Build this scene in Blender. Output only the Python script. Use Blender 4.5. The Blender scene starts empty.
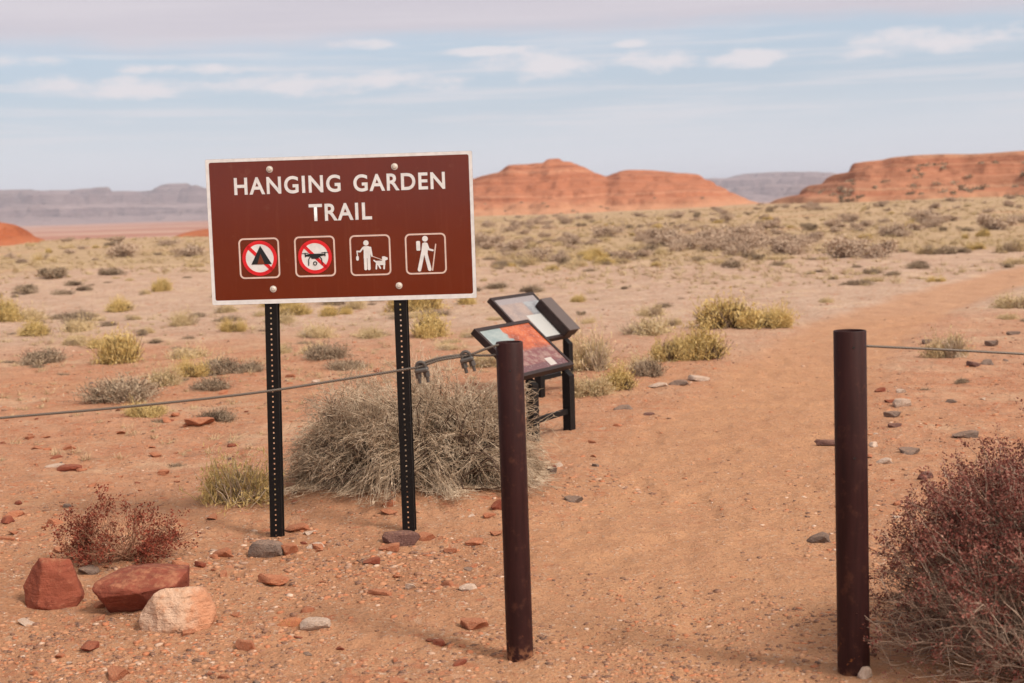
import bpy, bmesh, math, random
import numpy as np
from mathutils import Vector, Matrix
from mathutils.noise import fractal, noise as mnoise

random.seed(7)
RNG = np.random.default_rng(11)
R = math.radians
scn = bpy.context.scene
COL = scn.collection

# ------------------------------------------------------------------ camera
CAM_Z = 1.72
FOC = 1422.0
PITCH = R(5.48)
ROLL = R(1.8)
cam_d = bpy.data.cameras.new("camera")
cam_d.sensor_width = 36.0
cam_d.lens = 50.0
cam_d.clip_start = 0.05
cam_d.clip_end = 60000
cam_d.dof.use_dof = True
cam_d.dof.focus_distance = 7.1
cam_d.dof.aperture_fstop = 3.5
cam = bpy.data.objects.new("camera", cam_d)
COL.objects.link(cam)
cam.matrix_world = Matrix.Translation((0, 0, CAM_Z)) @ Matrix.Rotation(R(90) - PITCH, 4, 'X') @ Matrix.Rotation(-ROLL, 4, 'Z')
scn.camera = cam

# ------------------------------------------------------------------ sky and sun
SUN_EL, SUN_AZ = R(46), R(128)          # azimuth clockwise from +Y (the view direction)
world = bpy.data.worlds.new("World")
scn.world = world
world.use_nodes = True
wn, wl = world.node_tree.nodes, world.node_tree.links
wn.clear()


def wnode(t, **kw):
    n = wn.new(t)
    for k, v in kw.items():
        setattr(n, k, v)
    return n


def wmath(op, a, b=None, c=None, clamp=False):
    n = wnode("ShaderNodeMath", operation=op, use_clamp=clamp)
    for i, v in enumerate((a, b, c)):
        if v is None:
            continue
        if isinstance(v, (int, float)):
            n.inputs[i].default_value = v
        else:
            wl.new(v, n.inputs[i])
    return n.outputs[0]


def wsmooth(v, lo, hi):
    n = wnode("ShaderNodeMapRange", interpolation_type='SMOOTHSTEP')
    n.inputs[1].default_value = lo
    n.inputs[2].default_value = hi
    wl.new(v, n.inputs[0])
    return n.outputs[0]


def wmix(f, a, b):
    n = wnode("ShaderNodeMix", data_type='RGBA')
    if isinstance(f, (int, float)):
        n.inputs[0].default_value = f
    else:
        wl.new(f, n.inputs[0])
    for i, v in ((6, a), (7, b)):
        if isinstance(v, tuple):
            n.inputs[i].default_value = (*v, 1)
        else:
            wl.new(v, n.inputs[i])
    return n.outputs[2]


def wnoise(vec, scale, detail=5, rough=0.55):
    n = wnode("ShaderNodeTexNoise")
    n.inputs["Scale"].default_value = scale
    n.inputs["Detail"].default_value = detail
    n.inputs["Roughness"].default_value = rough
    wl.new(vec, n.inputs["Vector"])
    return n.outputs[0]


SKY_STRENGTH = 0.12
sky = wnode("ShaderNodeTexSky", sky_type='NISHITA')
sky.sun_disc = False
sky.sun_elevation = SUN_EL
sky.sun_rotation = SUN_AZ
sky.air_density = 1.0
sky.dust_density = 1.5
sky.ozone_density = 1.5
tc = wnode("ShaderNodeTexCoord")
sep = wnode("ShaderNodeSeparateXYZ")
wl.new(tc.outputs["Generated"], sep.inputs[0])
dx, dy, dz = sep.outputs
az = wmath('ARCTAN2', dx, dy)


def wvec(x, y, z=0.0):
    n = wnode("ShaderNodeCombineXYZ")
    for i, v in enumerate((x, y, z)):
        if isinstance(v, (int, float)):
            n.inputs[i].default_value = v
        else:
            wl.new(v, n.inputs[i])
    return n.outputs[0]


def wsc(v, k, add=0.0):
    return wmath('MULTIPLY_ADD', v, k, add)


def band(el, a, b, c, d):
    return wmath('MULTIPLY', wsmooth(el, a, b), wmath('SUBTRACT', 1.0, wsmooth(el, c, d)))


K = 1.0 / SKY_STRENGTH
CLOUD_TOP = (0.545 * K, 0.505 * K, 0.54 * K)
CLOUD_PUFF = (0.615 * K, 0.585 * K, 0.605 * K)
VEIL = (0.385 * K, 0.455 * K, 0.54 * K)
LOWSKY = (0.585 * K, 0.60 * K, 0.635 * K)
# thin veil over the clear sky, paler towards the horizon
veil_n = wnoise(wvec(wsc(az, 3.0), wsc(dz, 26.0), 3.0), 1.0, 6, 0.6)
base = wmix(0.8, sky.outputs[0], VEIL)
low = wmath('SUBTRACT', 1.0, wsmooth(wmath('ADD', dz, wsc(veil_n, 0.03)), 0.035, 0.105))
c1 = wmix(wmath('MULTIPLY', low, 0.85), base, LOWSKY)
# long thin streaks
stk = wnoise(wvec(wsc(az, 5.0), wsc(dz, 110.0), 7.0), 1.0, 7, 0.62)
stk_m = wmath('MULTIPLY', wsmooth(stk, 0.44, 0.66), band(dz, 0.03, 0.065, 0.105, 0.13))
c2 = wmix(wmath('MULTIPLY', stk_m, 0.5), c1, CLOUD_PUFF)
# small flat-based puffs in one row
pn_ = wnoise(wvec(wsc(az, 26.0), wsc(dz, 70.0), 1.0), 1.0, 7, 0.6)
pm = None
for ca, ce, wa, we in ((0.104, 0.0945, 0.030, 0.0085), (0.166, 0.0940, 0.027, 0.0070), (0.026, 0.0960, 0.046, 0.0110), (-0.062, 0.0885, 0.042, 0.0085), (-0.012, 0.1060, 0.030, 0.0036),
                       (-0.097, 0.1130, 0.026, 0.0040), (-0.15, 0.0860, 0.055, 0.0080), (-0.265, 0.0870, 0.070, 0.0075), (-0.325, 0.1040, 0.034, 0.0045), (0.292, 0.1000, 0.062, 0.0095),
                       (0.25, 0.0930, 0.03, 0.0045), (0.087, 0.1075, 0.014, 0.003), (-0.21, 0.0975, 0.05, 0.0045), (0.42, 0.090, 0.05, 0.009), (-0.45, 0.094, 0.05, 0.008), (0.56, 0.098, 0.04, 0.008)):
    ex = wmath('POWER', wmath('ABSOLUTE', wsc(az, 1 / wa, -ca / wa)), 2.0)
    ez = wmath('POWER', wmath('ABSOLUTE', wsc(dz, 1 / we, -ce / we)), 2.0)
    e = wmath('ADD', wmath('ADD', ex, ez), wsc(pn_, 5.0, -2.5))
    k_ = wmath('SUBTRACT', 1.0, wsmooth(e, -0.25, 1.25))
    pm = k_ if pm is None else wmath('MAXIMUM', pm, k_)
c3 = wmix(wmath('MULTIPLY', pm, 0.88), c2, CLOUD_PUFF)
# the grey mauve sheet overhead
tn = wnoise(wvec(wsc(az, 3.2), wsc(dz, 22.0), 11.0), 1.0, 7, 0.6)
top_e = wmath('ADD', dz, wsc(tn, 0.055, -0.0275))
top_m = wsmooth(top_e, 0.108, 0.128)
tn2 = wnoise(wvec(wsc(az, 2.2), wsc(dz, 60.0), 21.0), 1.0, 5, 0.55)
topc = wmix(wsmooth(tn2, 0.35, 0.7), (0.485 * K, 0.45 * K, 0.495 * K), CLOUD_TOP)
c4 = wmix(wmath('MULTIPLY', top_m, 0.93), c3, topc)
# dark overhead sky, added out of view to weaken the fill light
c4 = wmix(wmath('MULTIPLY', wsmooth(dz, 0.17, 0.5), 0.85), c4, (0.17 * K, 0.18 * K, 0.215 * K))
# thin-cloud glow round the sun, widened out of view to brighten the sign's reflection
vd = wnode("ShaderNodeVectorMath", operation='DOT_PRODUCT')
wl.new(tc.outputs["Generated"], vd.inputs[0])
vd.inputs[1].default_value = (math.sin(SUN_AZ) * math.cos(SUN_EL), math.cos(SUN_AZ) * math.cos(SUN_EL), math.sin(SUN_EL))
c4 = wmix(wmath('MULTIPLY', wsmooth(vd.outputs["Value"], 0.05, 1.0), 0.8), c4, (1.5 * K, 1.34 * K, 1.14 * K))
bg = wnode("ShaderNodeBackground")
bg.inputs[1].default_value = SKY_STRENGTH
wl.new(c4, bg.inputs[0])
wout = wnode("ShaderNodeOutputWorld")
wl.new(bg.outputs[0], wout.inputs[0])

sun_d = bpy.data.lights.new("sun", 'SUN')
sun_d.energy = 2.6
sun_d.angle = R(13)
sun_d.color = (1.0, 0.93, 0.83)
sun = bpy.data.objects.new("sun", sun_d)
COL.objects.link(sun)
sdir = Vector((math.sin(SUN_AZ) * math.cos(SUN_EL), math.cos(SUN_AZ) * math.cos(SUN_EL), math.sin(SUN_EL)))
sun.rotation_euler = (-sdir).to_track_quat('-Z', 'Y').to_euler()

scn.view_settings.view_transform = 'Standard'
scn.view_settings.look = 'None'
scn.view_settings.exposure = 0.42
scn.view_settings.gamma = 1.0
scn.view_settings.use_curve_mapping = False
scn.render.engine = 'CYCLES'
scn.cycles.use_denoising = True
scn.cycles.max_bounces = 6
scn.cycles.diffuse_bounces = 3
scn.cycles.glossy_bounces = 3
scn.cycles.volume_bounces = 0

# ------------------------------------------------------------------ helpers


def tag(o, label=None, cat=None, group=None, kind=None):
    if label:
        o["label"] = label
    if cat:
        o["category"] = cat
    if group:
        o["group"] = group
    if kind:
        o["kind"] = kind
    return o


def link(o, parent=None):
    COL.objects.link(o)
    if parent is not None:
        o.parent = parent
    return o


def empty(name, loc=(0, 0, 0), rot=(0, 0, 0)):
    o = bpy.data.objects.new(name, None)
    o.empty_display_size = 0.1
    o.location = loc
    o.rotation_euler = rot
    return link(o)


def obj(name, me, mat=None, parent=None):
    if mat is not None and len(me.materials) == 0:
        me.materials.append(mat)
    o = bpy.data.objects.new(name, me)
    return link(o, parent)


def bm_obj(name, bm, mat, parent=None, smooth=False):
    me = bpy.data.meshes.new(name)
    bm.normal_update()
    bm.to_mesh(me)
    bm.free()
    if smooth:
        for p in me.polygons:
            p.use_smooth = True
    return obj(name, me, mat, parent)


def np_mesh(name, verts, faces, smooth=False):
    """verts (N,3); faces (M,3) or (M,4) integer array"""
    verts = np.asarray(verts, np.float32)
    faces = np.asarray(faces, np.int32)
    k = faces.shape[1]
    me = bpy.data.meshes.new(name)
    me.vertices.add(len(verts))
    me.vertices.foreach_set("co", verts.ravel())
    me.loops.add(faces.size)
    me.loops.foreach_set("vertex_index", faces.ravel())
    me.polygons.add(len(faces))
    me.polygons.foreach_set("loop_start", np.arange(0, faces.size, k, dtype=np.int32))
    me.polygons.foreach_set("loop_total", np.full(len(faces), k, np.int32))
    if smooth:
        me.polygons.foreach_set("use_smooth", np.ones(len(faces), bool))
    me.update(calc_edges=True)
    return me


def tubes(P, rad, sides=3):
    """P (N,K,3) polylines, rad (N,K) or (K,) -> verts, quads"""
    N, Kn, _ = P.shape
    T = np.gradient(P, axis=1)
    T /= np.linalg.norm(T, axis=2, keepdims=True) + 1e-9
    ref = np.zeros_like(T)
    m = np.abs(T[..., 2]) < 0.8
    ref[m] = (0, 0, 1)
    ref[~m] = (1, 0, 0)
    A = np.cross(T, ref)
    A /= np.linalg.norm(A, axis=2, keepdims=True) + 1e-9
    B = np.cross(T, A)
    rad = np.broadcast_to(np.asarray(rad, float), (N, Kn))
    ang = np.arange(sides) * 2 * np.pi / sides
    V = P[:, :, None, :] + rad[:, :, None, None] * (A[:, :, None, :] * np.cos(ang)[None, None, :, None] + B[:, :, None, :] * np.sin(ang)[None, None, :, None])
    idx = np.arange(N * Kn * sides).reshape(N, Kn, sides)
    a = idx[:, :-1, :]
    b = np.roll(a, -1, axis=2)
    d = idx[:, 1:, :]
    c = np.roll(d, -1, axis=2)
    F = np.stack([a, b, c, d], -1).reshape(-1, 4)
    return V.reshape(-1, 3), F


def cat_meshes(parts):
    vs, fs, n = [], [], 0
    for v, f in parts:
        vs.append(v)
        fs.append(f + n)
        n += len(v)
    return np.concatenate(vs), np.concatenate(fs)


def quads_at(C, size, rng, elong=1.0, up=None):
    """random leaf quads centred on C (N,3)"""
    N = len(C)
    u = rng.normal(size=(N, 3))
    if up is not None:
        u = u * (1 - up) + np.array([0, 0, 1.0]) * up
    u /= np.linalg.norm(u, axis=1, keepdims=True)
    w = rng.normal(size=(N, 3))
    w -= u * (w * u).sum(1, keepdims=True)
    w /= np.linalg.norm(w, axis=1, keepdims=True) + 1e-9
    s = (np.asarray(size) * rng.uniform(0.6, 1.3, N))[:, None]
    V = np.stack([C - u * s * elong, C + w * s * 0.6, C + u * s * elong, C - w * s * 0.6], 1).reshape(-1, 3)
    F = np.arange(N * 4).reshape(N, 4)
    return V, F


# numpy value-gradient noise ------------------------------------------------
_perm = np.random.default_rng(5).permutation(512)
_perm = np.concatenate([_perm, _perm, _perm])
_gang = np.random.default_rng(6).uniform(0, 2 * np.pi, 512)
_gx, _gy = np.cos(_gang), np.sin(_gang)


def pnoise(x, y):
    x = np.asarray(x, float)
    y = np.asarray(y, float)
    xi = np.floor(x).astype(np.int64)
    yi = np.floor(y).astype(np.int64)
    xf, yf = x - xi, y - yi
    u = xf * xf * xf * (xf * (xf * 6 - 15) + 10)
    v = yf * yf * yf * (yf * (yf * 6 - 15) + 10)

    def g(ix, iy, fx, fy):
        h = _perm[(_perm[ix & 511] + iy) & 511]
        return _gx[h] * fx + _gy[h] * fy
    a = g(xi, yi, xf, yf)
    b = g(xi + 1, yi, xf - 1, yf)
    c = g(xi, yi + 1, xf, yf - 1)
    d = g(xi + 1, yi + 1, xf - 1, yf - 1)
    return (a * (1 - u) + b * u) * (1 - v) + (c * (1 - u) + d * u) * v


def fbm(x, y, octv=4, gain=0.5):
    s, a, f = 0.0, 1.0, 1.0
    for i in range(octv):
        s = s + a * pnoise(x * f + 17.3 * i, y * f - 9.1 * i)
        a *= gain
        f *= 2.03
    return s


def sstep(a, b, x):
    t = np.clip((np.asarray(x, float) - a) / (b - a), 0, 1)
    return t * t * (3 - 2 * t)


PATH = np.array([(0.55, -30), (0.55, 2.0), (0.62, 5.0), (0.85, 7.0), (1.35, 9.2), (2.25, 12.2), (3.3, 15.2), (4.6, 18.5), (7.4, 24), (11, 30), (16, 36), (25, 46), (40, 60)], float)


def path_dist(x, y):
    x = np.asarray(x, float)
    y = np.asarray(y, float)
    best = np.full(x.shape, 1e9)
    for (ax, ay), (bx, by) in zip(PATH[:-1], PATH[1:]):
        ex, ey = bx - ax, by - ay
        t = np.clip(((x - ax) * ex + (y - ay) * ey) / (ex * ex + ey * ey), 0, 1)
        best = np.minimum(best, np.hypot(x - ax - t * ex, y - ay - t * ey))
    return best


def path_mask(x, y):
    d = path_dist(x, y) + 0.22 * fbm(np.asarray(x) * 0.9, np.asarray(y) * 0.9, 3)
    return 1 - sstep(0.55, 1.0, d)


def gh(x, y):
    """height of the ground"""
    x = np.asarray(x, float)
    y = np.asarray(y, float)
    r = np.hypot(x, y)
    pm = path_mask(x, y)
    near = 1 - sstep(40, 140, r)
    h = 0.05 * pnoise(x * 0.33, y * 0.33) * near + 0.028 * pnoise(x * 1.1 + 5, y * 1.1) * near * (1 - 0.5 * pm)
    h = h + near * (1 - 0.65 * pm) * (0.018 * pnoise(x * 2.7, y * 2.7 + 3) + 0.014 * pnoise(x * 6.1, y * 6.1) + 0.012 * pnoise(x * 14.3, y * 14.3) + 0.005 * pnoise(x * 31.7 + 8, y * 31.7))
    h = h + near * 0.004 * pnoise(x * 9 + 3, y * 9)
    h = h - 0.02 * pm * near
    # scuffed tread of the path
    h = h - pm * near * (0.016 * sstep(0.12, 0.42, pnoise(x * 3.4 + 9, y * 2.1)) - 0.008 * sstep(0.1, 0.4, pnoise(x * 5.2, y * 3.1 + 40)))
    # sandy mound caught under the big bush
    h = h + 0.10 * np.exp(-(((x + 0.75) / 0.95) ** 2 + ((y - 8.5) / 0.75) ** 2))
    h = h + 0.07 * np.exp(-(((x - 1.9) / 0.8) ** 2 + ((y - 4.9) / 0.8) ** 2))
    # broad swells and the low rise on the right
    h = h + 0.25 * pnoise(x * 0.045, y * 0.045 + 2) * sstep(14, 40, r)
    azr = x / np.maximum(np.abs(y), 1.0)
    h = h + 0.62 * sstep(0.02, 0.32, azr) * sstep(45, 170, r) * (y > 0)
    # drop-off into the valley on the left and beyond
    edge = 118 + 120 * sstep(-0.16, 0.0, azr) + 200 * sstep(0.1, 0.3, azr) + 12 * pnoise(azr * 9, 0.3)
    h = h - 15 * sstep(edge, edge * 2.6, r)
    h = h + 2.0 * fbm(x * 0.004, y * 0.004, 3) * sstep(300, 900, r)
    return h


def gh1(x, y):
    return float(gh(np.array([x]), np.array([y]))[0])


# pixel ray -> point on the real ground (only used to read positions off the photograph)
_cp, _sp, _cr, _sr = math.cos(PITCH), math.sin(PITCH), math.cos(ROLL), math.sin(ROLL)
_r0, _f0, _u0 = np.array([1, 0, 0.]), np.array([0, _cp, -_sp]), np.array([0, _sp, _cp])
_rv, _uv = _cr * _r0 - _sr * _u0, _sr * _r0 + _cr * _u0


def ray(px, py):
    return (px - 512) / FOC * _rv + (341.5 - py) / FOC * _uv + _f0


def at_y(px, py, Y):
    d = ray(px, py)
    return np.array([0, 0, CAM_Z]) + d * (Y / d[1])


def gpt(px, py):
    d = ray(px, py)
    z = 0.0
    for _ in range(12):
        t = (z - CAM_Z) / d[2]
        p = np.array([0, 0, CAM_Z]) + d * t
        z = 0.5 * z + 0.5 * gh1(p[0], p[1])
    return float(p[0]), float(p[1])


# ------------------------------------------------------------------ materials


class Mat:
    def __init__(self, name, rough=0.8, spec=0.3):
        self.m = bpy.data.materials.new(name)
        self.m.use_nodes = True
        self.t = self.m.node_tree
        self.n, self.l = self.t.nodes, self.t.links
        self.p = self.n["Principled BSDF"]
        self.p.inputs["Roughness"].default_value = rough
        self.p.inputs["Specular IOR Level"].default_value = spec

    def node(self, t, **kw):
        n = self.n.new(t)
        for k, v in kw.items():
            setattr(n, k, v)
        return n

    def put(self, sock, v):
        if isinstance(v, (int, float)):
            sock.default_value = v
        elif isinstance(v, tuple):
            sock.default_value = (*v, 1) if len(v) == 3 and len(sock.default_value) == 4 else v
        else:
            self.l.new(v, sock)

    def pos(self, scale=(1, 1, 1), obj_space=False):
        if obj_space:
            o = self.node("ShaderNodeTexCoord").outputs["Object"]
        else:
            o = self.node("ShaderNodeNewGeometry").outputs["Position"]
        if scale == (1, 1, 1):
            return o
        m = self.node("ShaderNodeVectorMath", operation='MULTIPLY')
        self.l.new(o, m.inputs[0])
        m.inputs[1].default_value = scale
        return m.outputs[0]

    def noise(self, vec, scale, detail=4, rough=0.55, out=0):
        n = self.node("ShaderNodeTexNoise")
        n.inputs["Scale"].default_value = scale
        n.inputs["Detail"].default_value = detail
        n.inputs["Roughness"].default_value = rough
        self.l.new(vec, n.inputs["Vector"])
        return n.outputs[out]

    def voro(self, vec, scale, out="Color", feature='F1', rnd=1.0):
        n = self.node("ShaderNodeTexVoronoi", feature=feature)
        n.inputs["Scale"].default_value = scale
        n.inputs["Randomness"].default_value = rnd
        self.l.new(vec, n.inputs["Vector"])
        return n.outputs[out]

    def math(self, op, a, b=None, clamp=False):
        n = self.node("ShaderNodeMath", operation=op, use_clamp=clamp)
        self.put(n.inputs[0], a)
        if b is not None:
            self.put(n.inputs[1], b)
        return n.outputs[0]

    def step(self, v, lo, hi):
        n = self.node("ShaderNodeMapRange", interpolation_type='SMOOTHSTEP')
        self.l.new(v, n.inputs[0])
        n.inputs[1].default_value = lo
        n.inputs[2].default_value = hi
        return n.outputs[0]

    def mix(self, f, a, b, blend='MIX'):
        n = self.node("ShaderNodeMix", data_type='RGBA', blend_type=blend)
        self.put(n.inputs[0], f)
        self.put(n.inputs[6], a)
        self.put(n.inputs[7], b)
        return n.outputs[2]

    def ramp(self, v, stops, interp='LINEAR'):
        n = self.node("ShaderNodeValToRGB")
        n.color_ramp.interpolation = interp
        e = n.color_ramp.elements
        while len(e) < len(stops):
            e.new(0.5)
        for el, (p, c) in zip(e, stops):
            el.position = p
            el.color = (*c, 1)
        self.l.new(v, n.inputs[0])
        return n.outputs[0]

    def attr(self, name):
        n = self.node("ShaderNodeAttribute", attribute_name=name)
        return n.outputs["Color"]

    def sepc(self, c):
        n = self.node("ShaderNodeSeparateColor")
        self.l.new(c, n.inputs[0])
        return n.outputs

    def sepx(self, v):
        n = self.node("ShaderNodeSeparateXYZ")
        self.l.new(v, n.inputs[0])
        return n.outputs

    def island(self):
        return self.node("ShaderNodeNewGeometry").outputs["Random Per Island"]

    def objrand(self):
        return self.node("ShaderNodeObjectInfo").outputs["Random"]

    def bump(self, h, strength=0.4, dist=0.01, prev=None):
        n = self.node("ShaderNodeBump")
        n.inputs["Strength"].default_value = strength
        n.inputs["Distance"].default_value = dist
        self.l.new(h, n.inputs["Height"])
        if prev is not None:
            self.l.new(prev, n.inputs["Normal"])
        self.l.new(n.outputs[0], self.p.inputs["Normal"])
        return n.outputs[0]

    def col(self, c):
        self.put(self.p.inputs["Base Color"], c)
        return self


def plain(name, c, rough=0.6, spec=0.4, metal=0.0):
    m = Mat(name, rough, spec)
    m.p.inputs["Metallic"].default_value = metal
    pz = m.pos()
    n = m.noise(pz, 30, 4)
    d = tuple(x * 0.86 for x in c)
    m.col(m.mix(m.step(n, 0.35, 0.7), c, d))
    return m.m


# ground ---------------------------------------------------------------------
def ground_mat():
    m = Mat("desert_ground", 0.95, 0.15)
    P = m.pos()
    a = m.sepc(m.attr("zone"))
    pathf, redf, farf = a[0], a[1], a[2]
    b = m.sepc(m.attr("zone_far"))
    grassf, plainf = b[0], b[1]
    n_big = m.noise(P, 0.55, 5, 0.6)
    n_mid = m.noise(P, 2.6, 5, 0.6)
    n_fine = m.noise(P, 17, 5, 0.65)
    n_grit = m.noise(P, 90, 4, 0.7)
    sand = m.mix(m.step(n_big, 0.3, 0.7), (0.475, 0.245, 0.138), (0.385, 0.185, 0.100))
    red = m.mix(m.step(n_mid, 0.35, 0.68), (0.50, 0.258, 0.155), (0.42, 0.178, 0.098))
    c = m.mix(m.math('MULTIPLY', redf, m.step(n_big, 0.3, 0.55)), sand, red)
    # pale crusts and darker drifts
    c = m.mix(m.math('MULTIPLY', m.step(n_mid, 0.55, 0.75), 0.45), c, (0.50, 0.29, 0.175))
    pathc = m.mix(m.step(n_mid, 0.3, 0.75), (0.51, 0.270, 0.148), (0.43, 0.22, 0.122))
    c = m.mix(m.math('MULTIPLY', pathf, 0.85), c, pathc)
    # gravel flat in the middle distance
    gv = m.noise(P, 1.1, 6, 0.7)
    gravel = m.mix(m.step(gv, 0.35, 0.7), (0.55, 0.395, 0.305), (0.42, 0.285, 0.212))
    c = m.mix(m.math('MULTIPLY', farf, m.math('SUBTRACT', 1.0, m.math('MULTIPLY', pathf, 0.75))), c, gravel)
    gz = m.noise(P, 0.35, 6, 0.7)
    grass = m.mix(m.step(gz, 0.35, 0.65), (0.42, 0.295, 0.18), (0.34, 0.235, 0.145))
    grass = m.mix(m.math('MULTIPLY', m.step(m.noise(P, 0.08, 4, 0.6), 0.52, 0.66), 0.7), grass, (0.44, 0.24, 0.145))
    c = m.mix(grassf, c, grass)
    pl = m.noise(m.pos((0.0016, 0.006, 0.0)), 1.0, 5, 0.6)
    plainc = m.mix(m.step(pl, 0.4, 0.62), (0.34, 0.15, 0.10), (0.44, 0.27, 0.20))
    c = m.mix(plainf, c, plainc)
    # grains: coloured grit
    cell = m.voro(P, 95, "Color")
    cs = m.sepc(cell)
    grit = m.ramp(cs[0], [(0.0, (0.12, 0.075, 0.06)), (0.16, (0.42, 0.15, 0.075)), (0.5, (0.46, 0.24, 0.14)), (0.78, (0.55, 0.38, 0.27)), (1.0, (0.58, 0.46, 0.38))])
    gm = m.math('MULTIPLY', m.step(cs[1], 0.50, 0.62), m.step(n_fine, 0.40, 0.62))
    gm = m.math('MULTIPLY', gm, m.math('SUBTRACT', 1.0, m.math('MAXIMUM', grassf, plainf)))
    gm = m.math('MULTIPLY', gm, m.math('SUBTRACT', 0.8, m.math('MULTIPLY', pathf, 0.22)))
    c = m.mix(gm, c, grit)
    # bigger flat flakes of red sandstone lying in the sand
    cell2 = m.sepc(m.voro(P, 22, "Color"))
    fm = m.math('MULTIPLY', m.step(cell2[1], 0.80, 0.86), m.math('MULTIPLY', m.step(n_mid, 0.42, 0.6), m.math('SUBTRACT', 0.6, m.math('MULTIPLY', pathf, 0.45))))
    fm = m.math('MULTIPLY', fm, m.math('SUBTRACT', 1.0, m.math('MAXIMUM', grassf, plainf)))
    c = m.mix(fm, c, m.ramp(cell2[0], [(0, (0.40, 0.12, 0.06)), (0.6, (0.46, 0.17, 0.09)), (1, (0.5, 0.34, 0.24))]))
    c = m.mix(m.math('MULTIPLY', m.step(m.noise(P, 8, 6, 0.75), 0.48, 0.66), 0.42), c, m.mix(0.5, c, (0.25, 0.115, 0.062)))
    c = m.mix(m.math('MULTIPLY', m.step(n_grit, 0.5, 0.75), 0.28), c, (0.26, 0.12, 0.07))
    # scattered dark litter and pale dust patches in the middle distance
    lit = m.noise(P, 6.5, 6, 0.75)
    midm = m.math('MULTIPLY', m.math('MAXIMUM', farf, m.math('MULTIPLY', redf, 0.8)), m.math('SUBTRACT', 1.0, m.math('MAXIMUM', plainf, pathf)))
    c = m.mix(m.math('MULTIPLY', m.math('MULTIPLY', m.step(lit, 0.53, 0.66), 0.7), midm), c, (0.27, 0.17, 0.115))
    c = m.mix(m.math('MULTIPLY', m.math('MULTIPLY', m.step(m.noise(P, 0.9, 6, 0.7), 0.5, 0.66), 0.6), midm), c, (0.56, 0.40, 0.27))
    m.col(c)
    h = m.math('ADD', m.math('MULTIPLY', n_fine, 0.6), m.math('MULTIPLY', n_grit, 0.35))
    h = m.math('ADD', h, m.math('MULTIPLY', gm, 0.25))
    m.bump(h, 0.9, 0.04)
    return m.m


GROUND = ground_mat()

# ------------------------------------------------------------------ ground sheet (fan round the camera) and path


def build_ground():
    half = R(33)
    az_d = np.linspace(-half, half, 640)
    az_c = np.linspace(half, 2 * np.pi - half, 60)[1:-1]
    az_all = np.concatenate([az_d, az_c])
    rr = [np.geomspace(0.25, 2.8, 14)[:-1], np.geomspace(2.8, 420, 960)[:-1], np.geomspace(420, 15000, 110)]
    rr = np.concatenate(rr)
    A, Rr = np.meshgrid(az_all, rr)
    X, Y = Rr * np.sin(A), Rr * np.cos(A)
    Z = gh(X, Y)
    nr, na = X.shape
    V = np.stack([X, Y, Z], -1).reshape(-1, 3)
    V = np.concatenate([V, [[0, 0, gh1(0, 0)]]])
    idx = np.arange(nr * na).reshape(nr, na)
    a = idx[:-1]
    b = np.roll(a, -1, axis=1)
    d = idx[1:]
    c = np.roll(d, -1, axis=1)
    F = np.stack([a, d, c, b], -1).reshape(-1, 4)[:, ::-1]
    x, y = V[:, 0], V[:, 1]
    r = np.hypot(x, y)
    azr = x / np.maximum(np.abs(y), 1)
    pm = path_mask(x, y)
    wob = fbm(x * 0.12, y * 0.12, 4)
    redz = sstep(7.0, 10.5, y) * (1 - sstep(17, 27, y + 6 * wob)) * (1 - sstep(-0.05, 0.12, azr)) + 0.55 * sstep(8, 13, y) * (1 - sstep(20, 30, y)) * sstep(0.0, 0.12, azr)
    redz = np.clip(redz + 0.5 * sstep(0.22, 0.30, azr) * sstep(5, 8, y) * (1 - sstep(18, 26, y)), 0, 1)
    rg = r + 7 * wob
    farz = sstep(13, 25, rg)
    grs = sstep(38, 50, r + 9 * wob)
    pln = sstep(240, 420, r)
    me = np_mesh("ground", V, F, True)
    col = np.stack([pm, redz, farz, np.ones_like(pm)], -1).astype(np.float32)
    col2 = np.stack([grs, pln, np.zeros_like(pm), np.ones_like(pm)], -1).astype(np.float32)
    for nm, cc in (("zone", col), ("zone_far", col2)):
        at = me.attributes.new(nm, 'FLOAT_COLOR', 'POINT')
        at.data.foreach_set("color", cc.ravel())
    # split: faces of the trodden path become their own object, so the two sheets meet edge to edge
    fc = V[F].mean(1)
    isp = (path_mask(fc[:, 0], fc[:, 1]) > 0.5) & (fc[:, 1] > 0.5) & (fc[:, 1] < 58)
    tri = np.stack([np.full(na, len(V) - 1), np.roll(idx[0], -1), idx[0]], -1)

    def part(name, sel, extra=None):
        FF = F[sel]
        used = np.unique(FF)
        remap = np.full(len(V), -1)
        remap[used] = np.arange(len(used))
        m2 = np_mesh(name, V[used], remap[FF], True)
        for nm, cc in (("zone", col), ("zone_far", col2)):
            at = m2.attributes.new(nm, 'FLOAT_COLOR', 'POINT')
            at.data.foreach_set("color", cc[used].ravel())
        return m2
    g = obj("ground", part("ground", ~isp), GROUND)
    tag(g, "orange desert ground of sand and grit with sparse stones", kind="structure")
    p = obj("path", part("path", isp), GROUND)
    tag(p, "trodden sandy path running between the two posts and off to the right", kind="structure")
    bpy.data.meshes.remove(me)


build_ground()

# ------------------------------------------------------------------ red buttes and far mesas


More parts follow.
